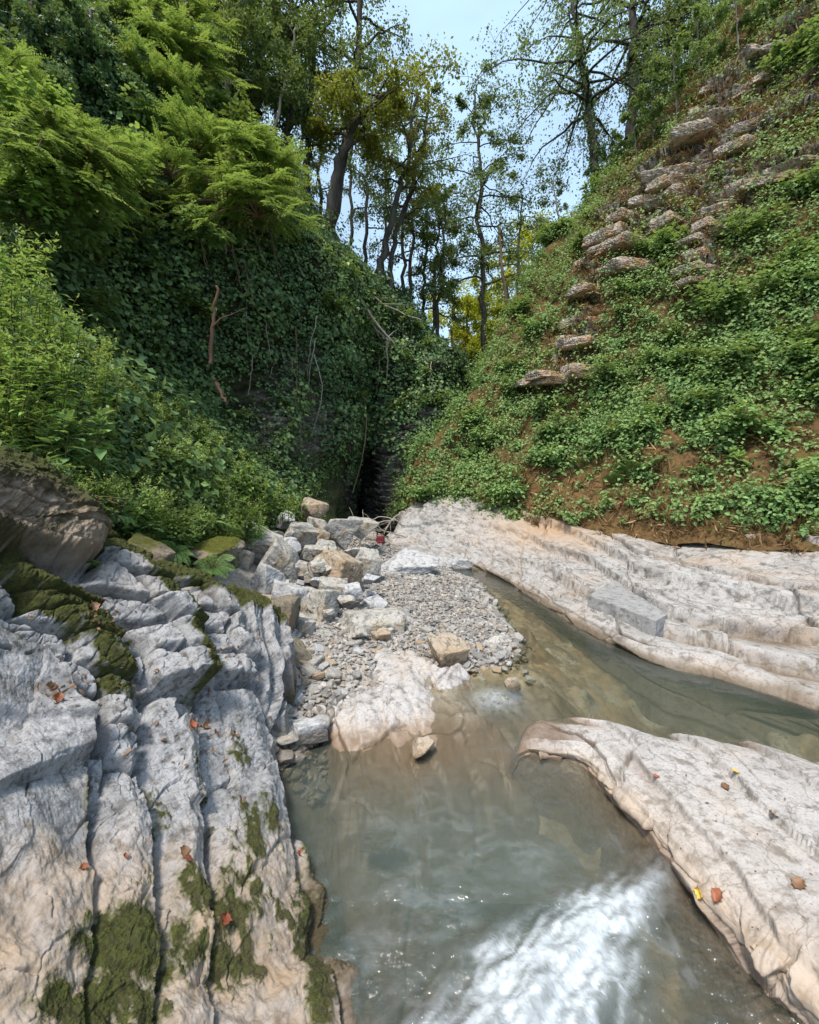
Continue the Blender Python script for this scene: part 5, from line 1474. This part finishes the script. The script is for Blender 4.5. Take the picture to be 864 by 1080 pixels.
for k, (px, py, Y, s) in enumerate(((20, 125, 6.0, 1.0), (75, 205, 6.2, 1.0), (130, 175, 7.6, 1.1), (45, 200, 6.0, .9), (5, 205, 5.6, .9), (110, 185, 7.0, .9), (40, 110, 6.6, .8))):
    put('shrub', k, W(px, py, Y), 'bright round-leaved shrub mixed among the yellowish bushes at the upper left edge', 'shrub', 'round-leaved shrubs at the upper left edge', s * 1.2, lmat='feather')
# shrubs standing out of the right slope's ground cover
rsx = []
for k in range(95):
    for _ in range(30):
        px, py = r.uniform(440, 900), r.uniform(20, 540)
        q = on_right(px, py)
        qx, qy = pix(q[None])
        if abs(qx[0] - px) < 6 and abs(qy[0] - py) < 6:
            b = max(a * math.exp(-((px - cx) / sx) ** 2 - ((py - cy) / sy) ** 2) for cx, cy, sx, sy, a in ((600, 390, 38, 26, 1), (622, 345, 28, 45, 1), (700, 205, 75, 40, .9), (748, 170, 45, 70, .9), (745, 275, 34, 44, .9), (800, 110, 60, 50, .7), (600, 530, 60, 30, .9), (690, 525, 60, 32, .95), (790, 500, 60, 40, .9), (850, 470, 60, 50, .9)))
            b = max(b, math.exp(-(float(band_d(np.array(px), np.array(py))) / 26) ** 2))
            if b < 0.45:
                break
    low = py > 330
    put('shrub', k, q, 'leafy green bramble shrub on the lower right slope' if low else 'lighter green shrub on the upper right slope', 'shrub', 'brambles of the lower right slope' if low else 'shrubs of the upper right slope', r.uniform(0.5, 1.5) * (1 if low else 1.1))
for k, (px, py, s) in enumerate(((665, 498, 1.0), (650, 510, .8), (690, 492, .9), (775, 492, .8), (600, 548, .8), (862, 400, 1.1), (730, 200, 1.2), (545, 520, .8))):
    put('fern', k, on_right(px, py) + np.array([-0.05, -0.1, 0.02]), 'green fern on the bare earth above the ledge' if k < 5 else 'green fern among the shrubs of the right slope', 'fern', 'ferns above the ledge' if k < 5 else 'ferns on the right slope', s * 1.1, tilt=(0.4, -0.4))
for k, (px, py) in enumerate(((776, 494),)):
    put('big', 0, on_right(px, py), 'pale yellow-green broad-leaved plant alone on the brown earth above the ledge', 'plant', None, 0.9, tilt=(.4, -.3), lmat='feather')
# ---------------------------------------------------------------- trees
def tree(pts, r0, r1, crown, leaf, mat, bark, label, group, seed, nlimb=12, llen=2.0, t0=0.4, leaf_n=30, droop=0.25, sprays=7, up=0.5, cat='tree', spread=None, tint=0.3, flat=0.25, name='tree', ivy=0):
    limbs = []
    """pts: trunk line in world points.  Limbs leave the trunk above t0 and carry flat leafy sprays."""
    r = np.random.default_rng(seed)
    pts = np.asarray(pts, float)
    base = pts[0].copy()
    pts = cr1(pts - base, 24)
    H = np.linalg.norm(pts[-1] - pts[0])
    pts[1:-1] += r.normal(size=(22, 3)) * 0.006 * H * np.array([1, 1, .2])
    mb, lv = MB(), Leaves()
    tt = np.linspace(0, 1, 24)
    rad = r0 + (r1 - r0) * tt ** 0.8
    rad[0] *= 1.35
    mb.tube(pts, rad, 9)
    for k in range(nlimb):
        t = t0 + (1 - t0) * (k + r.random()) / nlimb
        p0 = np.array([np.interp(t, tt, pts[:, q]) for q in range(3)])
        a = k * 2.4 + r.uniform(-.5, .5)
        if spread is not None and r.random() < 0.55:
            a = spread + r.normal() * 0.6
        d = np.array([math.cos(a), math.sin(a), up * r.uniform(0.4, 1.6)])
        d = d / np.linalg.norm(d)
        L_ = llen * r.uniform(0.6, 1.15) * (1.15 - 0.65 * (t - t0) / (1 - t0 + 1e-6) if crown == 'cone' else 1.0 - 0.35 * abs((t - t0) / (1 - t0 + 1e-6) - 0.35))
        s = np.linspace(0, 1, 9)
        lp = p0 + d * (s * L_)[:, None] - np.array([0, 0, 1]) * (droop * L_ * s ** 2)[:, None] + np.cumsum(r.normal(size=(9, 3)), 0) * 0.025 * L_
        rr = max(0.008, min(np.interp(t, tt, rad) * 0.55, 0.03 * L_ + 0.01))
        lm = MB() if seed in (1, 2, 3, 4, 40, 80, 81) else mb
        limbs.append(lm)
        lm.tube(lp, np.linspace(rr, 0.006, 9), 5)
        for q in range(sprays):
            tq = r.uniform(0.25, 1.0)
            c0 = np.array([np.interp(tq, s, lp[:, z]) for z in range(3)])
            dq = unit(d * [1, 1, 0.3] + r.normal(size=3) * [.9, .9, .35])
            sl = L_ * r.uniform(0.22, 0.42)
            ss_ = np.linspace(0, 1, 5)
            tw = c0 + dq * (ss_ * sl)[:, None] - np.array([0, 0, 1]) * (droop * sl * ss_ ** 2)[:, None]
            lm.tube(tw, np.linspace(0.009, 0.003, 5), 3)
            m_ = int(leaf_n * 1.9)
            u1 = r.random(m_) ** 0.8
            p = np.stack([np.interp(u1, ss_, tw[:, z]) for z in range(3)], 1)
            sd = unit(np.cross(dq, [0, 0, 1.0]))
            p = p + sd * (r.normal(size=(m_, 1)) * sl * 0.28) + np.array([0, 0, 1]) * r.normal(size=(m_, 1)) * sl * flat
            ax = unit(dq * 0.6 + r.normal(size=(m_, 3)) * 0.6 - [0, 0, 0.35])
            nrm = np.array([0, 0, 1.0]) + r.normal(size=(m_, 3)) * 0.55
            ln = leaf * 0.88 * r.uniform(0.6, 1.3, m_)
            lv.add(p, ax, nrm, ln, ln * 0.62, np.clip(tint * r.random() + 0.25 * r.random(m_) * tint, 0, 1))
    if ivy:
        u1 = r.random(ivy) * 0.75
        p = np.stack([np.interp(u1, tt, pts[:, z]) for z in range(3)], 1)
        o = unit(r.normal(size=(ivy, 3)) * [1, 1, 0.3])
        lv.add(p + o * (np.interp(u1, tt, rad)[:, None] + r.random((ivy, 1)) ** 2 * 0.22), r.normal(size=(ivy, 3)) - [0, 0, .8], o + r.normal(size=(ivy, 3)) * .4, leaf * r.uniform(.6, 1.2, ivy), leaf * 0.7, 0)
    e = empty(name, base)
    tk = link('trunk', mb.mesh('trunk'), M[bark], e)
    for lm in limbs:
        if lm is not mb:
            link('branch', lm.mesh('branch'), M[bark], tk)
    link('crown', lv.mesh('crown'), L[mat], e)
    return tag(e, label, cat, group)


def line(*q):
    return np.array([W(*c) for c in q])


G1, G2, G3 = 'trees on the left cliff top', 'thin trees beyond the cliff brow', 'trees on the right crest'
# the big ones on the brow
tree(line((345, 262, 14.2), (352, 200, 14.2), (366, 150, 14.0), (385, 118, 13.8), (420, 90, 13.6)), 0.20, 0.07, 'r', 0.13, 'olive', 'bark', 'large olive-gold tree with a dark trunk curving to the right on the cliff brow', None, 1, 15, 2.3, 0.45, 34, 0.3, 8, 0.5, tint=0.35)
tree(line((350, 262, 14.6), (362, 170, 14.6), (376, 60, 14.6), (384, -30, 14.6), (388, -110, 14.6)), 0.17, 0.06, 'r', 0.12, 'tree', 'bark', 'very tall thin-crowned tree rising straight behind the olive-gold one', None, 2, 20, 2.4, 0.35, 24, 0.25, 7, 0.6)
tree(line((398, 298, 15.6), (408, 250, 15.5), (422, 200, 15.4), (432, 165, 15.2), (440, 95, 15)), 0.15, 0.05, 'r', 0.12, 'olive', 'bark', 'leaning tree with ochre tinged leaves at the middle of the cliff brow', None, 3, 13, 1.7, 0.5, 20, 0.25, 7, 0.5, tint=0.5)
tree(line((412, 308, 16), (414, 260, 16), (430, 210, 16), (446, 150, 16), (452, 90, 16)), 0.12, 0.04, 'r', 0.11, 'tree', 'bark', 'forked tree right of the leaning one on the cliff brow', None, 4, 12, 1.8, 0.4, 14, 0.25, 7, 0.4)
tree(line((303, 205, 14.5), (306, 120, 14.5), (308, 40, 14.5), (310, -60, 14.5)), 0.14, 0.05, 'r', 0.12, 'dark', 'bark', 'dark straight tree just right of the feathery bushes', None, 5, 20, 2.0, 0.25, 28, 0.3, 7, 0.4, ivy=500)
tree(line((322, 230, 15), (325, 140, 15), (330, 50, 15), (330, -60, 15)), 0.12, 0.05, 'r', 0.12, 'tree', 'bark', 'ivy-wrapped straight tree between the dark one and the brow', None, 6, 20, 2.0, 0.25, 26, 0.3, 7, 0.4, ivy=900)
tree(line((282, 180, 13.6), (292, 130, 13.6), (304, 70, 13.6), (312, 30, 13.6)), 0.06, 0.03, 'r', 0.11, 'tree', 'pale_bark', 'slim pale trunk slanting right above the feathery bushes', None, 7, 9, 1.5, 0.5, 26, 0.3, 7, 0.4, ivy=0)
tree(line((242, 140, 13), (240, 90, 13), (238, 40, 13), (236, -40, 13)), 0.08, 0.04, 'r', 0.12, 'dark', 'pale_bark', 'slim tree with a dark dense crown at the upper left', None, 8, 22, 1.9, 0.3, 34, 0.3, 8, 0.4)
tree(line((270, 120, 15.5), (272, 40, 15.5), (272, -60, 15.5), (272, -140, 15.5)), 0.18, 0.06, 'r', 0.13, 'dark', 'bark', 'broad dark evergreen at the top edge above the feathery bushes', None, 9, 26, 2.6, 0.1, 40, 0.45, 9, 0.2)
tree(line((215, 70, 14), (218, 0, 14), (220, -80, 14), (222, -150, 14)), 0.15, 0.06, 'r', 0.13, 'dark', 'bark', 'shady evergreen hanging over the upper left corner of the sky', None, 10, 26, 2.4, 0.05, 40, 0.4, 9, 0.2)
for k, (px, py, Y, top, ln, mt) in enumerate(((432, 330, 19, 130, 2.0, 'tree'), (446, 338, 21, 170, 1.8, 'tree'), (424, 318, 20, 110, 2.0, 'tree'), (457, 352, 20, 200, 1.8, 'dark'), (385, 290, 20, 60, 2.2, 'tree'), (368, 275, 21, 40, 2.3, 'dark'), (336, 250, 22, 20, 2.4, 'tree'), (316, 225, 21, 10, 2.4, 'olive'), (290, 170, 20, -40, 2.4, 'tree'), (404, 305, 23, 120, 2.4, 'tree'))):
    tree(line((px, py + 12, Y), (px + 2, (py * 2 + top) / 3, Y), (px + 5, (py + 2 * top) / 3, Y), (px + 6, top, Y)), 0.10, 0.03, 'r', 0.13, mt, 'bark', 'thin dark-stemmed tree standing behind the cliff brow against the sky', G2, 20 + k, 15, ln * 0.85, 0.22, 22, 0.2, 6, 0.4)
# the layered tree in the middle of the gap and its neighbours
tree(line((513, 400, 20), (510, 320, 20), (507, 240, 20), (505, 170, 20), (500, 95, 20)), 0.16, 0.04, 'cone', 0.14, 'tree', 'bark', 'tall tree with flat drooping layers of leaves in the middle of the gap', None, 40, 30, 3.3, 0.3, 26, 0.25, 8, 0.15, tint=0.15, flat=.08, ivy=400)
tree(line((536, 330, 19), (530, 285, 19), (527, 240, 19)), 0.09, 0.05, 'r', 0.11, 'tree', 'dead_wood', 'pale broken reddish trunk beside the layered tree', None, 41, 4, 1.0, 0.75, 12, 0.2, 4, 0.3)
tree(line((479, 420, 17), (478, 385, 17), (476, 345, 17)), 0.07, 0.04, 'r', 0.11, 'yellow', 'dead_wood', 'short bare pale trunk at the mouth of the gap', None, 42, 4, 0.8, 0.7, 10, 0.2, 4, 0.3)
tree(line((462, 385, 18), (462, 330, 18), (466, 280, 18), (470, 225, 18)), 0.10, 0.04, 'r', 0.12, 'dark', 'bark', 'dark spreading low tree left of the layered one', None, 43, 16, 1.9, 0.3, 26, 0.2, 7, 0.2)
tree(line((545, 320, 24), (548, 250, 24), (552, 190, 24)), 0.10, 0.03, 'r', 0.14, 'tree', 'bark', 'faint slender tree far behind right of the layered one', None, 44, 14, 2.4, 0.2, 22, 0.2, 6, 0.3)
# sunlit trees far up the gorge
for k, (px, py, Y, top, ln) in enumerate(((492, 420, 27, 320, 2.6), (510, 410, 30, 300, 2.8), (478, 400, 31, 315, 2.4), (535, 360, 30, 255, 3.0), (560, 330, 33, 240, 3.0), (498, 440, 24, 370, 1.8), (522, 400, 26, 330, 2.0))):
    tree(line((px, py + 15, Y), (px, (py + top) / 2, Y), (px + 2, top, Y)), 0.14, 0.05, 'r', 0.19, 'yellow', 'bark', 'sunlit yellow-green tree glowing far up the gorge', 'sunlit trees up the gorge', 60 + k, 14, ln, 0.1, 34, 0.2, 7, 0.5)
# right crest
tree(line((629, 190, 17), (625, 150, 17), (620, 105, 17), (614, 65, 17), (606, 0, 17), (600, -70, 17)), 0.19, 0.05, 'r', 0.13, 'tree', 'bark', 'ivy-clad tree with a thin drooping crown standing alone on the right crest', None, 80, 34, 4.0, 0.3, 18, 0.55, 7, 0.2, tint=0.1, flat=0.1, ivy=1500)
tree(line((664, 150, 18), (668, 60, 18), (668, -40, 18), (664, -140, 18)), 0.22, 0.08, 'r', 0.13, 'tree', 'bark', 'large tree at the top whose branches hang down over the right crest', None, 81, 32, 4.2, 0.25, 24, 0.6, 8, 0.1, tint=0.25, flat=0.12)
tree(line((590, 235, 18.5), (587, 215, 18.5), (583, 190, 18.5)), 0.05, 0.02, 'r', 0.10, 'tree', 'pale_bark', 'short slanting sapling on the edge of the right crest', None, 82, 6, 0.8, 0.4, 14, 0.2, 5, 0.3)
for k, (px, py, Y, top, ln, mt) in enumerate(((702, 110, 18.5, -60, 2.2, 'tree'), (735, 60, 18, -100, 2.2, 'tree'), (690, 130, 19, 20, 1.6, 'tree'), (765, 25, 18, -130, 2.4, 'tree'))):
    tree(line((px, py + 12, Y), (px + 2, (py + top) / 2, Y), (px + 4, top, Y)), 0.10, 0.03, 'r', 0.12, mt, 'bark', 'leafy green tree crowded along the top of the right crest', G3, 90 + k, 20, ln, 0.1, 30, 0.35, 8, 0.3, tint=0.5)
# slender saplings and scrub on the right slope top
for k, (px, py, h, s) in enumerate(((690, 150, 70, 1), (715, 130, 80, 1), (740, 90, 80, 1), (655, 190, 50, 1), (780, 60, 80, 1), (640, 205, 40, 1), (812, 40, 80, 1), (850, 25, 60, 1), (672, 165, 60, 1))):
    q = on_right(px, py)
    Y = q[1] - 0.1
    tree(line((px, py + 6, Y), (px - 3, py - h * 0.5, Y - 0.2), (px - 6, py - h, Y - 0.5)), 0.035, 0.012, 'r', 0.10, 'slope', 'pale_bark', 'slender leafy sapling growing from the upper right slope', 'saplings on the upper right slope', 110 + k, 9, 0.75, 0.2, 22, 0.3, 6, 0.5, cat='sapling', tint=0.6, name='sapling')
# the hanging ivy-clad stems at the upper left
for k, (px, py, top) in enumerate(((92, 130, 10), (62, 120, 0), (118, 140, 30), (30, 110, -10), (150, 90, 15))):
    q = on_left(px, py)
    Y = q[1] - 0.25
    tree(line((px, py + 20, Y), (px + 1, (py + top) / 2, Y), (px + 4, top, Y + 0.2)), 0.07, 0.03, 'r', 0.085, 'ivy', 'bark', 'dark ivy-smothered trunk on the wall at the upper left', 'ivy-smothered trunks at the upper left', 130 + k, 14, 0.7, 0.0, 40, 0.9, 8, 0.0, tint=0.1, ivy=2200)

# ---------------------------------------------------------------- dead wood
def wood(name, pts, r0, r1, mat, label, cat, group=None, twigs=0, seed=0):
    r = np.random.default_rng(seed)
    pts = np.asarray(pts, float)
    p0 = pts[0].copy()
    q = cr1(pts - p0, 14)
    q[1:] += r.normal(size=(13, 3)) * 0.012
    e = MB()
    e.tube(q, np.linspace(r0, r1, 14), 7)
    for k in range(twigs):
        i = r.integers(4, 13)
        d = unit(q[i] - q[i - 2]) + r.normal(size=3) * 0.7
        L_ = r.uniform(0.2, 0.5) * np.linalg.norm(q[-1])
        tw = q[i] + unit(d) * np.linspace(0, L_, 6)[:, None] + np.cumsum(r.normal(size=(6, 3)), 0) * 0.02 * L_
        e.tube(tw, np.linspace(r1 + (r0 - r1) * 0.25, 0.003, 6), 4)
    o = link(name, e.mesh(name), M[mat])
    o.location = p0
    return tag(o, label, cat, group)


o = wood('dead_snag', [W(222, 384, 8.0), W(224, 350, 8.0), W(227, 325, 8.0), W(229, 302, 8.0)], 0.042, 0.024, 'red_wood', 'bare reddish dead trunk standing in the dark hollow with one side branch', 'dead tree', None, 0, 1)
me = MB()
me.tube(np.array([[0.05, -0.02, 0.7], [0.2, -.02, 0.85], [0.4, 0, 0.93], [0.64, 0, 1.05]]), [0.02, 0.016, 0.012, 0.006], 5)
link('branch', me.mesh('branch'), M['red_wood'], o)
wood('broken_log', [W(226, 400, 8.1), W(232, 412, 8.0), W(238, 424, 7.9)], 0.04, 0.028, 'red_wood', 'short broken piece of reddish trunk below the standing dead one', 'log', None, 0, 2)
wood('fallen_log', [W(345, 262, 13.9), W(372, 300, 13.5), W(392, 335, 13.6), W(418, 365, 14.0)], 0.07, 0.03, 'pale_bark', 'thickest pale fallen trunk slanting down the ivy below the olive-gold tree', 'log', None, 2, 3)
wood('fallen_log', [W(365, 285, 14.2), W(400, 318, 14.3), W(445, 338, 14.8)], 0.04, 0.02, 'pale_bark', 'thin pale pole lying along the cliff brow above the thickest fallen trunk', 'log', None, 2, 4)
wood('fallen_log', [W(383, 325, 13.8), W(398, 348, 13.8), W(415, 362, 14)], 0.035, 0.015, 'pale_bark', 'short pale branch beside the lower end of the thickest fallen trunk', 'branch', None, 3, 5)
for k, q in enumerate(([W(366, 318, 12.9), W(371, 345, 12.9), W(370, 368, 12.9)], [W(344, 395, 12.3), W(347, 378, 12.3), W(349, 362, 12.3)], [W(312, 268, 11.4), W(316, 280, 11.4), W(320, 292, 11.4)], [W(455, 455, 14.6), W(458, 420, 14.6), W(462, 395, 14.7)])):
    wood('dead_stick', q, 0.028, 0.015, 'pale_bark', 'short pale dead stem standing out of the dark ivy', 'dead branch', 'dead stems in the ivy', 0, 8 + k)
wood('stick', [W(40, 486, 2.75), W(60, 508, 2.8), W(82, 532, 2.85)], 0.008, 0.005, 'pale_bark', 'thin pale stick lying on the moss behind the dark boulder', 'stick', None, 0, 15)
for k, q in enumerate(([W(418, 548, 9.4), W(395, 552, 9.3), W(372, 566, 9.2)], [W(430, 566, 9.6), W(400, 560, 9.5), W(366, 556, 9.4)], [W(414, 570, 9.5), W(398, 562, 9.4), W(380, 546, 9.4)], [W(424, 575, 9.4), W(402, 572, 9.4), W(370, 562, 9.2)], [W(422, 540, 9.6), W(408, 556, 9.5), W(402, 574, 9.3)], [W(428, 556, 9.8), W(405, 545, 9.7), W(380, 552, 9.6)])):
    wood('dead_branch', q, 0.016, 0.006, 'pale_bark', 'grey dead branch tangled in the brush behind the red backpack', 'dead branch', 'brush behind the backpack', 4, 20 + k)
for k, (px, py, Y) in enumerate(((70, 545, 3.3), (85, 535, 3.4), (100, 550, 3.5), (62, 530, 3.2), (110, 540, 3.7))):
    wood('dead_branch', [W(px - 16, py - 40, Y), W(px, py - 20, Y - .05), W(px + 22, py - 8, Y - .1)], 0.007, 0.003, 'dead_wood', 'brown dry twig sticking out under the herb bank', 'twig', 'dry twigs under the herb bank', 4, 40 + k)
for k, (px, py, Y) in enumerate(((262, 250, 10), (282, 270, 10.6), (240, 275, 9.8), (205, 260, 9.2), (255, 300, 10.0), (225, 245, 9.4))):
    wood('hanging_branch', [W(px, py - 50, Y), W(px + 4, py - 20, Y - .1), W(px + 14, py + 24, Y - .2)], 0.018, 0.005, 'dead_wood', 'bare hanging branch under the arching feathery bushes', 'dead branch', 'bare branches under the feathery bushes', 4, 50 + k)
for k, (px, py) in enumerate(((722, 250), (655, 420), (830, 110), (700, 60), (655, 85), (760, 300), (745, 140))):
    q = on_right(px, py) + np.array([-0.1, -0.2, 0.1])
    wood('dead_branch', [q, q + np.array([0.15, -.05, 0.25]), q + np.array([0.4, -.1, 0.5])], 0.022, 0.008, 'dead_wood', 'dry reddish branch caught in the growth of the right slope', 'dead branch', 'dry branches on the right slope', 4, 60 + k)
rv = np.random.default_rng(41)
for k in range(22):
    px, py = rv.uniform(245, 455), rv.uniform(285, 400)
    q = on_left(px, py) + np.array([0.12, -0.30, 0.0])
    h_ = rv.uniform(0.8, 2.2)
    wood('creeper', [q, q + np.array([rv.normal() * .12, -.05, -h_ * .5]), q + np.array([rv.normal() * .2, 0, -h_])], 0.014, 0.006, 'pale_bark' if k % 2 else 'dead_wood', 'thin bare creeper trailing down over the ivy of the left cliff', 'vine', 'creepers trailing over the ivy', 0, 100 + k)
wood('creeper', [W(372, 520, 13.0), W(384, 475, 13), W(386, 445, 13.1), W(384, 420, 13.2)], 0.02, 0.012, 'dead_wood', 'long thin creeper hanging over the dark slot of the gorge', 'vine', None, 1, 70)

# ---------------------------------------------------------------- red backpack left among the boulders
e = empty('backpack', W(401, 577, 9.3))
V, Fc = rock_shape(5, 5, 4, (0.15, 0.11, 0.19), 0.0, box=1.6)
V[:, 2] += 0.16
V *= np.array([1, 1, 1]) * (1 - 0.25 * sst(0.15, 0.4, V[:, 2:3]))
m, nt, N, out = nodes('red_fabric')
p = N('BsdfPrincipled', ins={'Base Color': (0.11, 0.006, 0.012, 1), 'Roughness': 0.7})
nt.links.new(p.outputs[0], out.inputs[0])
link('body', new_mesh('body', V, [Fc]), m, e)
V, Fc = rock_shape(6, 3, 4, (0.10, 0.05, 0.08), 0.0, box=1.6)
link('pocket', new_mesh('pocket', V + np.array([0, -0.10, 0.10]), [Fc]), m, e)
b = MB()
for s in (-1, 1):
    b.tube(np.array([[0.06 * s, 0.05, 0.3], [0.08 * s, 0.14, 0.24], [0.08 * s, 0.15, 0.12], [0.07 * s, 0.08, 0.04]]), 0.014, 6)
link('strap', b.mesh('strap'), M['bark'], e)
tag(e, 'dark red backpack left among the brush behind the boulder pile', 'backpack')

# ---------------------------------------------------------------- fallen leaves
def near_pt(Pg, px, py):
    a, b = pix(Pg.reshape(-1, 3))
    d = (a - px) ** 2 + (b - py) ** 2
    c = np.where(d < 12)[0]
    k = c[np.argmin(Pg.reshape(-1, 3)[c, 1])] if len(c) else np.argmin(d)
    return k


def curled_leaf(seed, ln):
    r = np.random.default_rng(seed)
    s, t = np.meshgrid(np.linspace(0, 1, 9), np.linspace(-1, 1, 7), indexing='ij')
    w_ = 0.42 * np.sin(np.pi * np.clip(s, 0.02, 1) ** 0.8) * (1 + 0.25 * np.sin(s * 19))
    V = np.stack([s - 0.5, t * w_, 0.16 * t * t * r.uniform(.5, 1.6) + 0.12 * np.sin(s * 3 + r.uniform(0, 3)) + 0.03 * np.cos(9 * s + 3 * t)], -1).reshape(-1, 3) * ln
    b = MB()
    b.add(V, grid_faces(9, 7))
    b.tube(np.array([[-0.5, 0, 0.03], [-0.65, 0.03, 0.05], [-0.8, 0.1, 0.06]]) * ln, 0.012 * ln, 4)
    me = b.mesh('fallen_leaf', True)
    me.attributes.new('rnd', 'FLOAT', 'FACE').data.foreach_set('value', np.full(len(me.polygons), r.random(), np.float32))
    me.attributes.new('tint', 'FLOAT', 'FACE')
    return me


L['dead2'] = leaf_mat('yellow_fallen_leaves', [(0.38, 0.22, 0.04), (0.42, 0.28, 0.05)], trans=0.1)
L['dead3'] = leaf_mat('brown_fallen_leaves', [(0.10, 0.055, 0.03), (0.16, 0.085, 0.05)], trans=0.1)
FL = [
    (OP, ON, 236, 970, .055, 'dead', 'orange-red fallen leaf on the mossy foot of the outcrop'), (OP, ON, 314, 900, .05, 'dead', 'orange-red fallen leaf on the edge of the outcrop above the pool'), (OP, ON, 192, 898, .05, 'dead3', 'brown curled fallen leaf in the middle of the outcrop'),
    (OP, ON, 198, 905, .04, 'dead', 'reddish fallen leaf touching the brown curled one'), (OP, ON, 130, 902, .028, 'dead', 'small pink-red fallen leaf on the pale outcrop face'), (OP, ON, 88, 914, .028, 'dead', 'smallest dark red fallen leaf left on the outcrop face'),
    (OP, ON, 60, 735, .05, 'dead', 'rusty fallen leaf stuck in the dark joint between the left beds'), (OP, ON, 55, 722, .05, 'dead3', 'brown fallen leaf stuck in the same joint as the rusty one'), (OP, ON, 205, 762, .06, 'dead', 'rusty fallen leaf on the bed below the blocky overhang'), (OP, ON, 217, 764, .06, 'dead3', 'brown fallen leaf on the bed below the blocky overhang'), (OP, ON, 100, 640, .06, 'dead3', 'brown fallen leaf on the mossy strip near the crest'),
    (OP, ON, 228, 770, .05, 'dead', 'small rusty fallen leaf at the right end of the leaf line'), (OP, ON, 250, 772, .05, 'dead3', 'dry brown fallen leaf near the thin edge of the outcrop'),
    (SP, SN, 605 + 132, 940, .05, 'dead2', 'yellow fallen leaf on the tan edge of the slab'), (SP, SN, 758, 946, .06, 'dead', 'reddish fallen leaf beside the yellow one on the slab edge'), (SP, SN, 767, 829, .05, 'dead3', 'brown crumpled fallen leaf on the grey streak of the slab'), (SP, SN, 774, 815, .04, 'dead2', 'small yellow fallen leaf on the far side of the slab'),
    (SP, SN, 814, 861, .05, 'dead3', 'dark brown fallen leaf on the right of the slab'), (SP, SN, 842, 932, .06, 'dead3', 'dark torn fallen leaf at the crack on the right of the slab'), (SP, SN, 690, 818, .035, 'dead', 'small rust fallen leaf near the slab tip'),
]
for k, (Pg, Ng, px, py, ln, mt, lb) in enumerate(FL):
    i = near_pt(Pg, px, py)
    q = Pg.reshape(-1, 3)[i]
    nn = Ng.reshape(-1, 3)[i]
    o = link('fallen_leaf', curled_leaf(k, ln), L[mt])
    o.location = q + nn * 0.008
    o.rotation_euler = Vector(nn).to_track_quat('Z', 'Y').to_euler()
    o.rotation_euler.rotate_axis('Z', k * 1.7)
    tag(o, lb, 'leaf')
# small leaf crumbs in the joints
lv = Leaves(LEAF8)
ii = []
for cx, cy, s, n in ((60, 730, 16, 26), (212, 765, 26, 40), (100, 655, 26, 30), (240, 690, 12, 20), (150, 735, 30, 24), (230, 800, 40, 26)):
    for _ in range(n):
        ii.append(near_pt(OP, cx + r.normal() * s, cy + r.normal() * s * 0.6))
q, nn = OP.reshape(-1, 3)[ii], ON.reshape(-1, 3)[ii]
lv.add(q + nn * 0.006, r.normal(size=q.shape), nn + r.normal(size=q.shape) * 0.5, r.uniform(0.015, 0.04, len(q)), 0.016)
kind(link('leaf_litter', lv.mesh('leaf_litter'), L['dead3']), 'stuff')
lv = Leaves(LEAF8)
ii = [near_pt(SP, r.uniform(680, 864), r.uniform(800, 1000)) for _ in range(40)]
q, nn = SP.reshape(-1, 3)[ii], SN.reshape(-1, 3)[ii]
lv.add(q + nn * 0.004, r.normal(size=q.shape), nn + r.normal(size=q.shape) * 0.4, r.uniform(0.008, 0.02, len(q)), 0.01)
kind(link('leaf_litter', lv.mesh('leaf_litter'), L['dead3']), 'stuff')
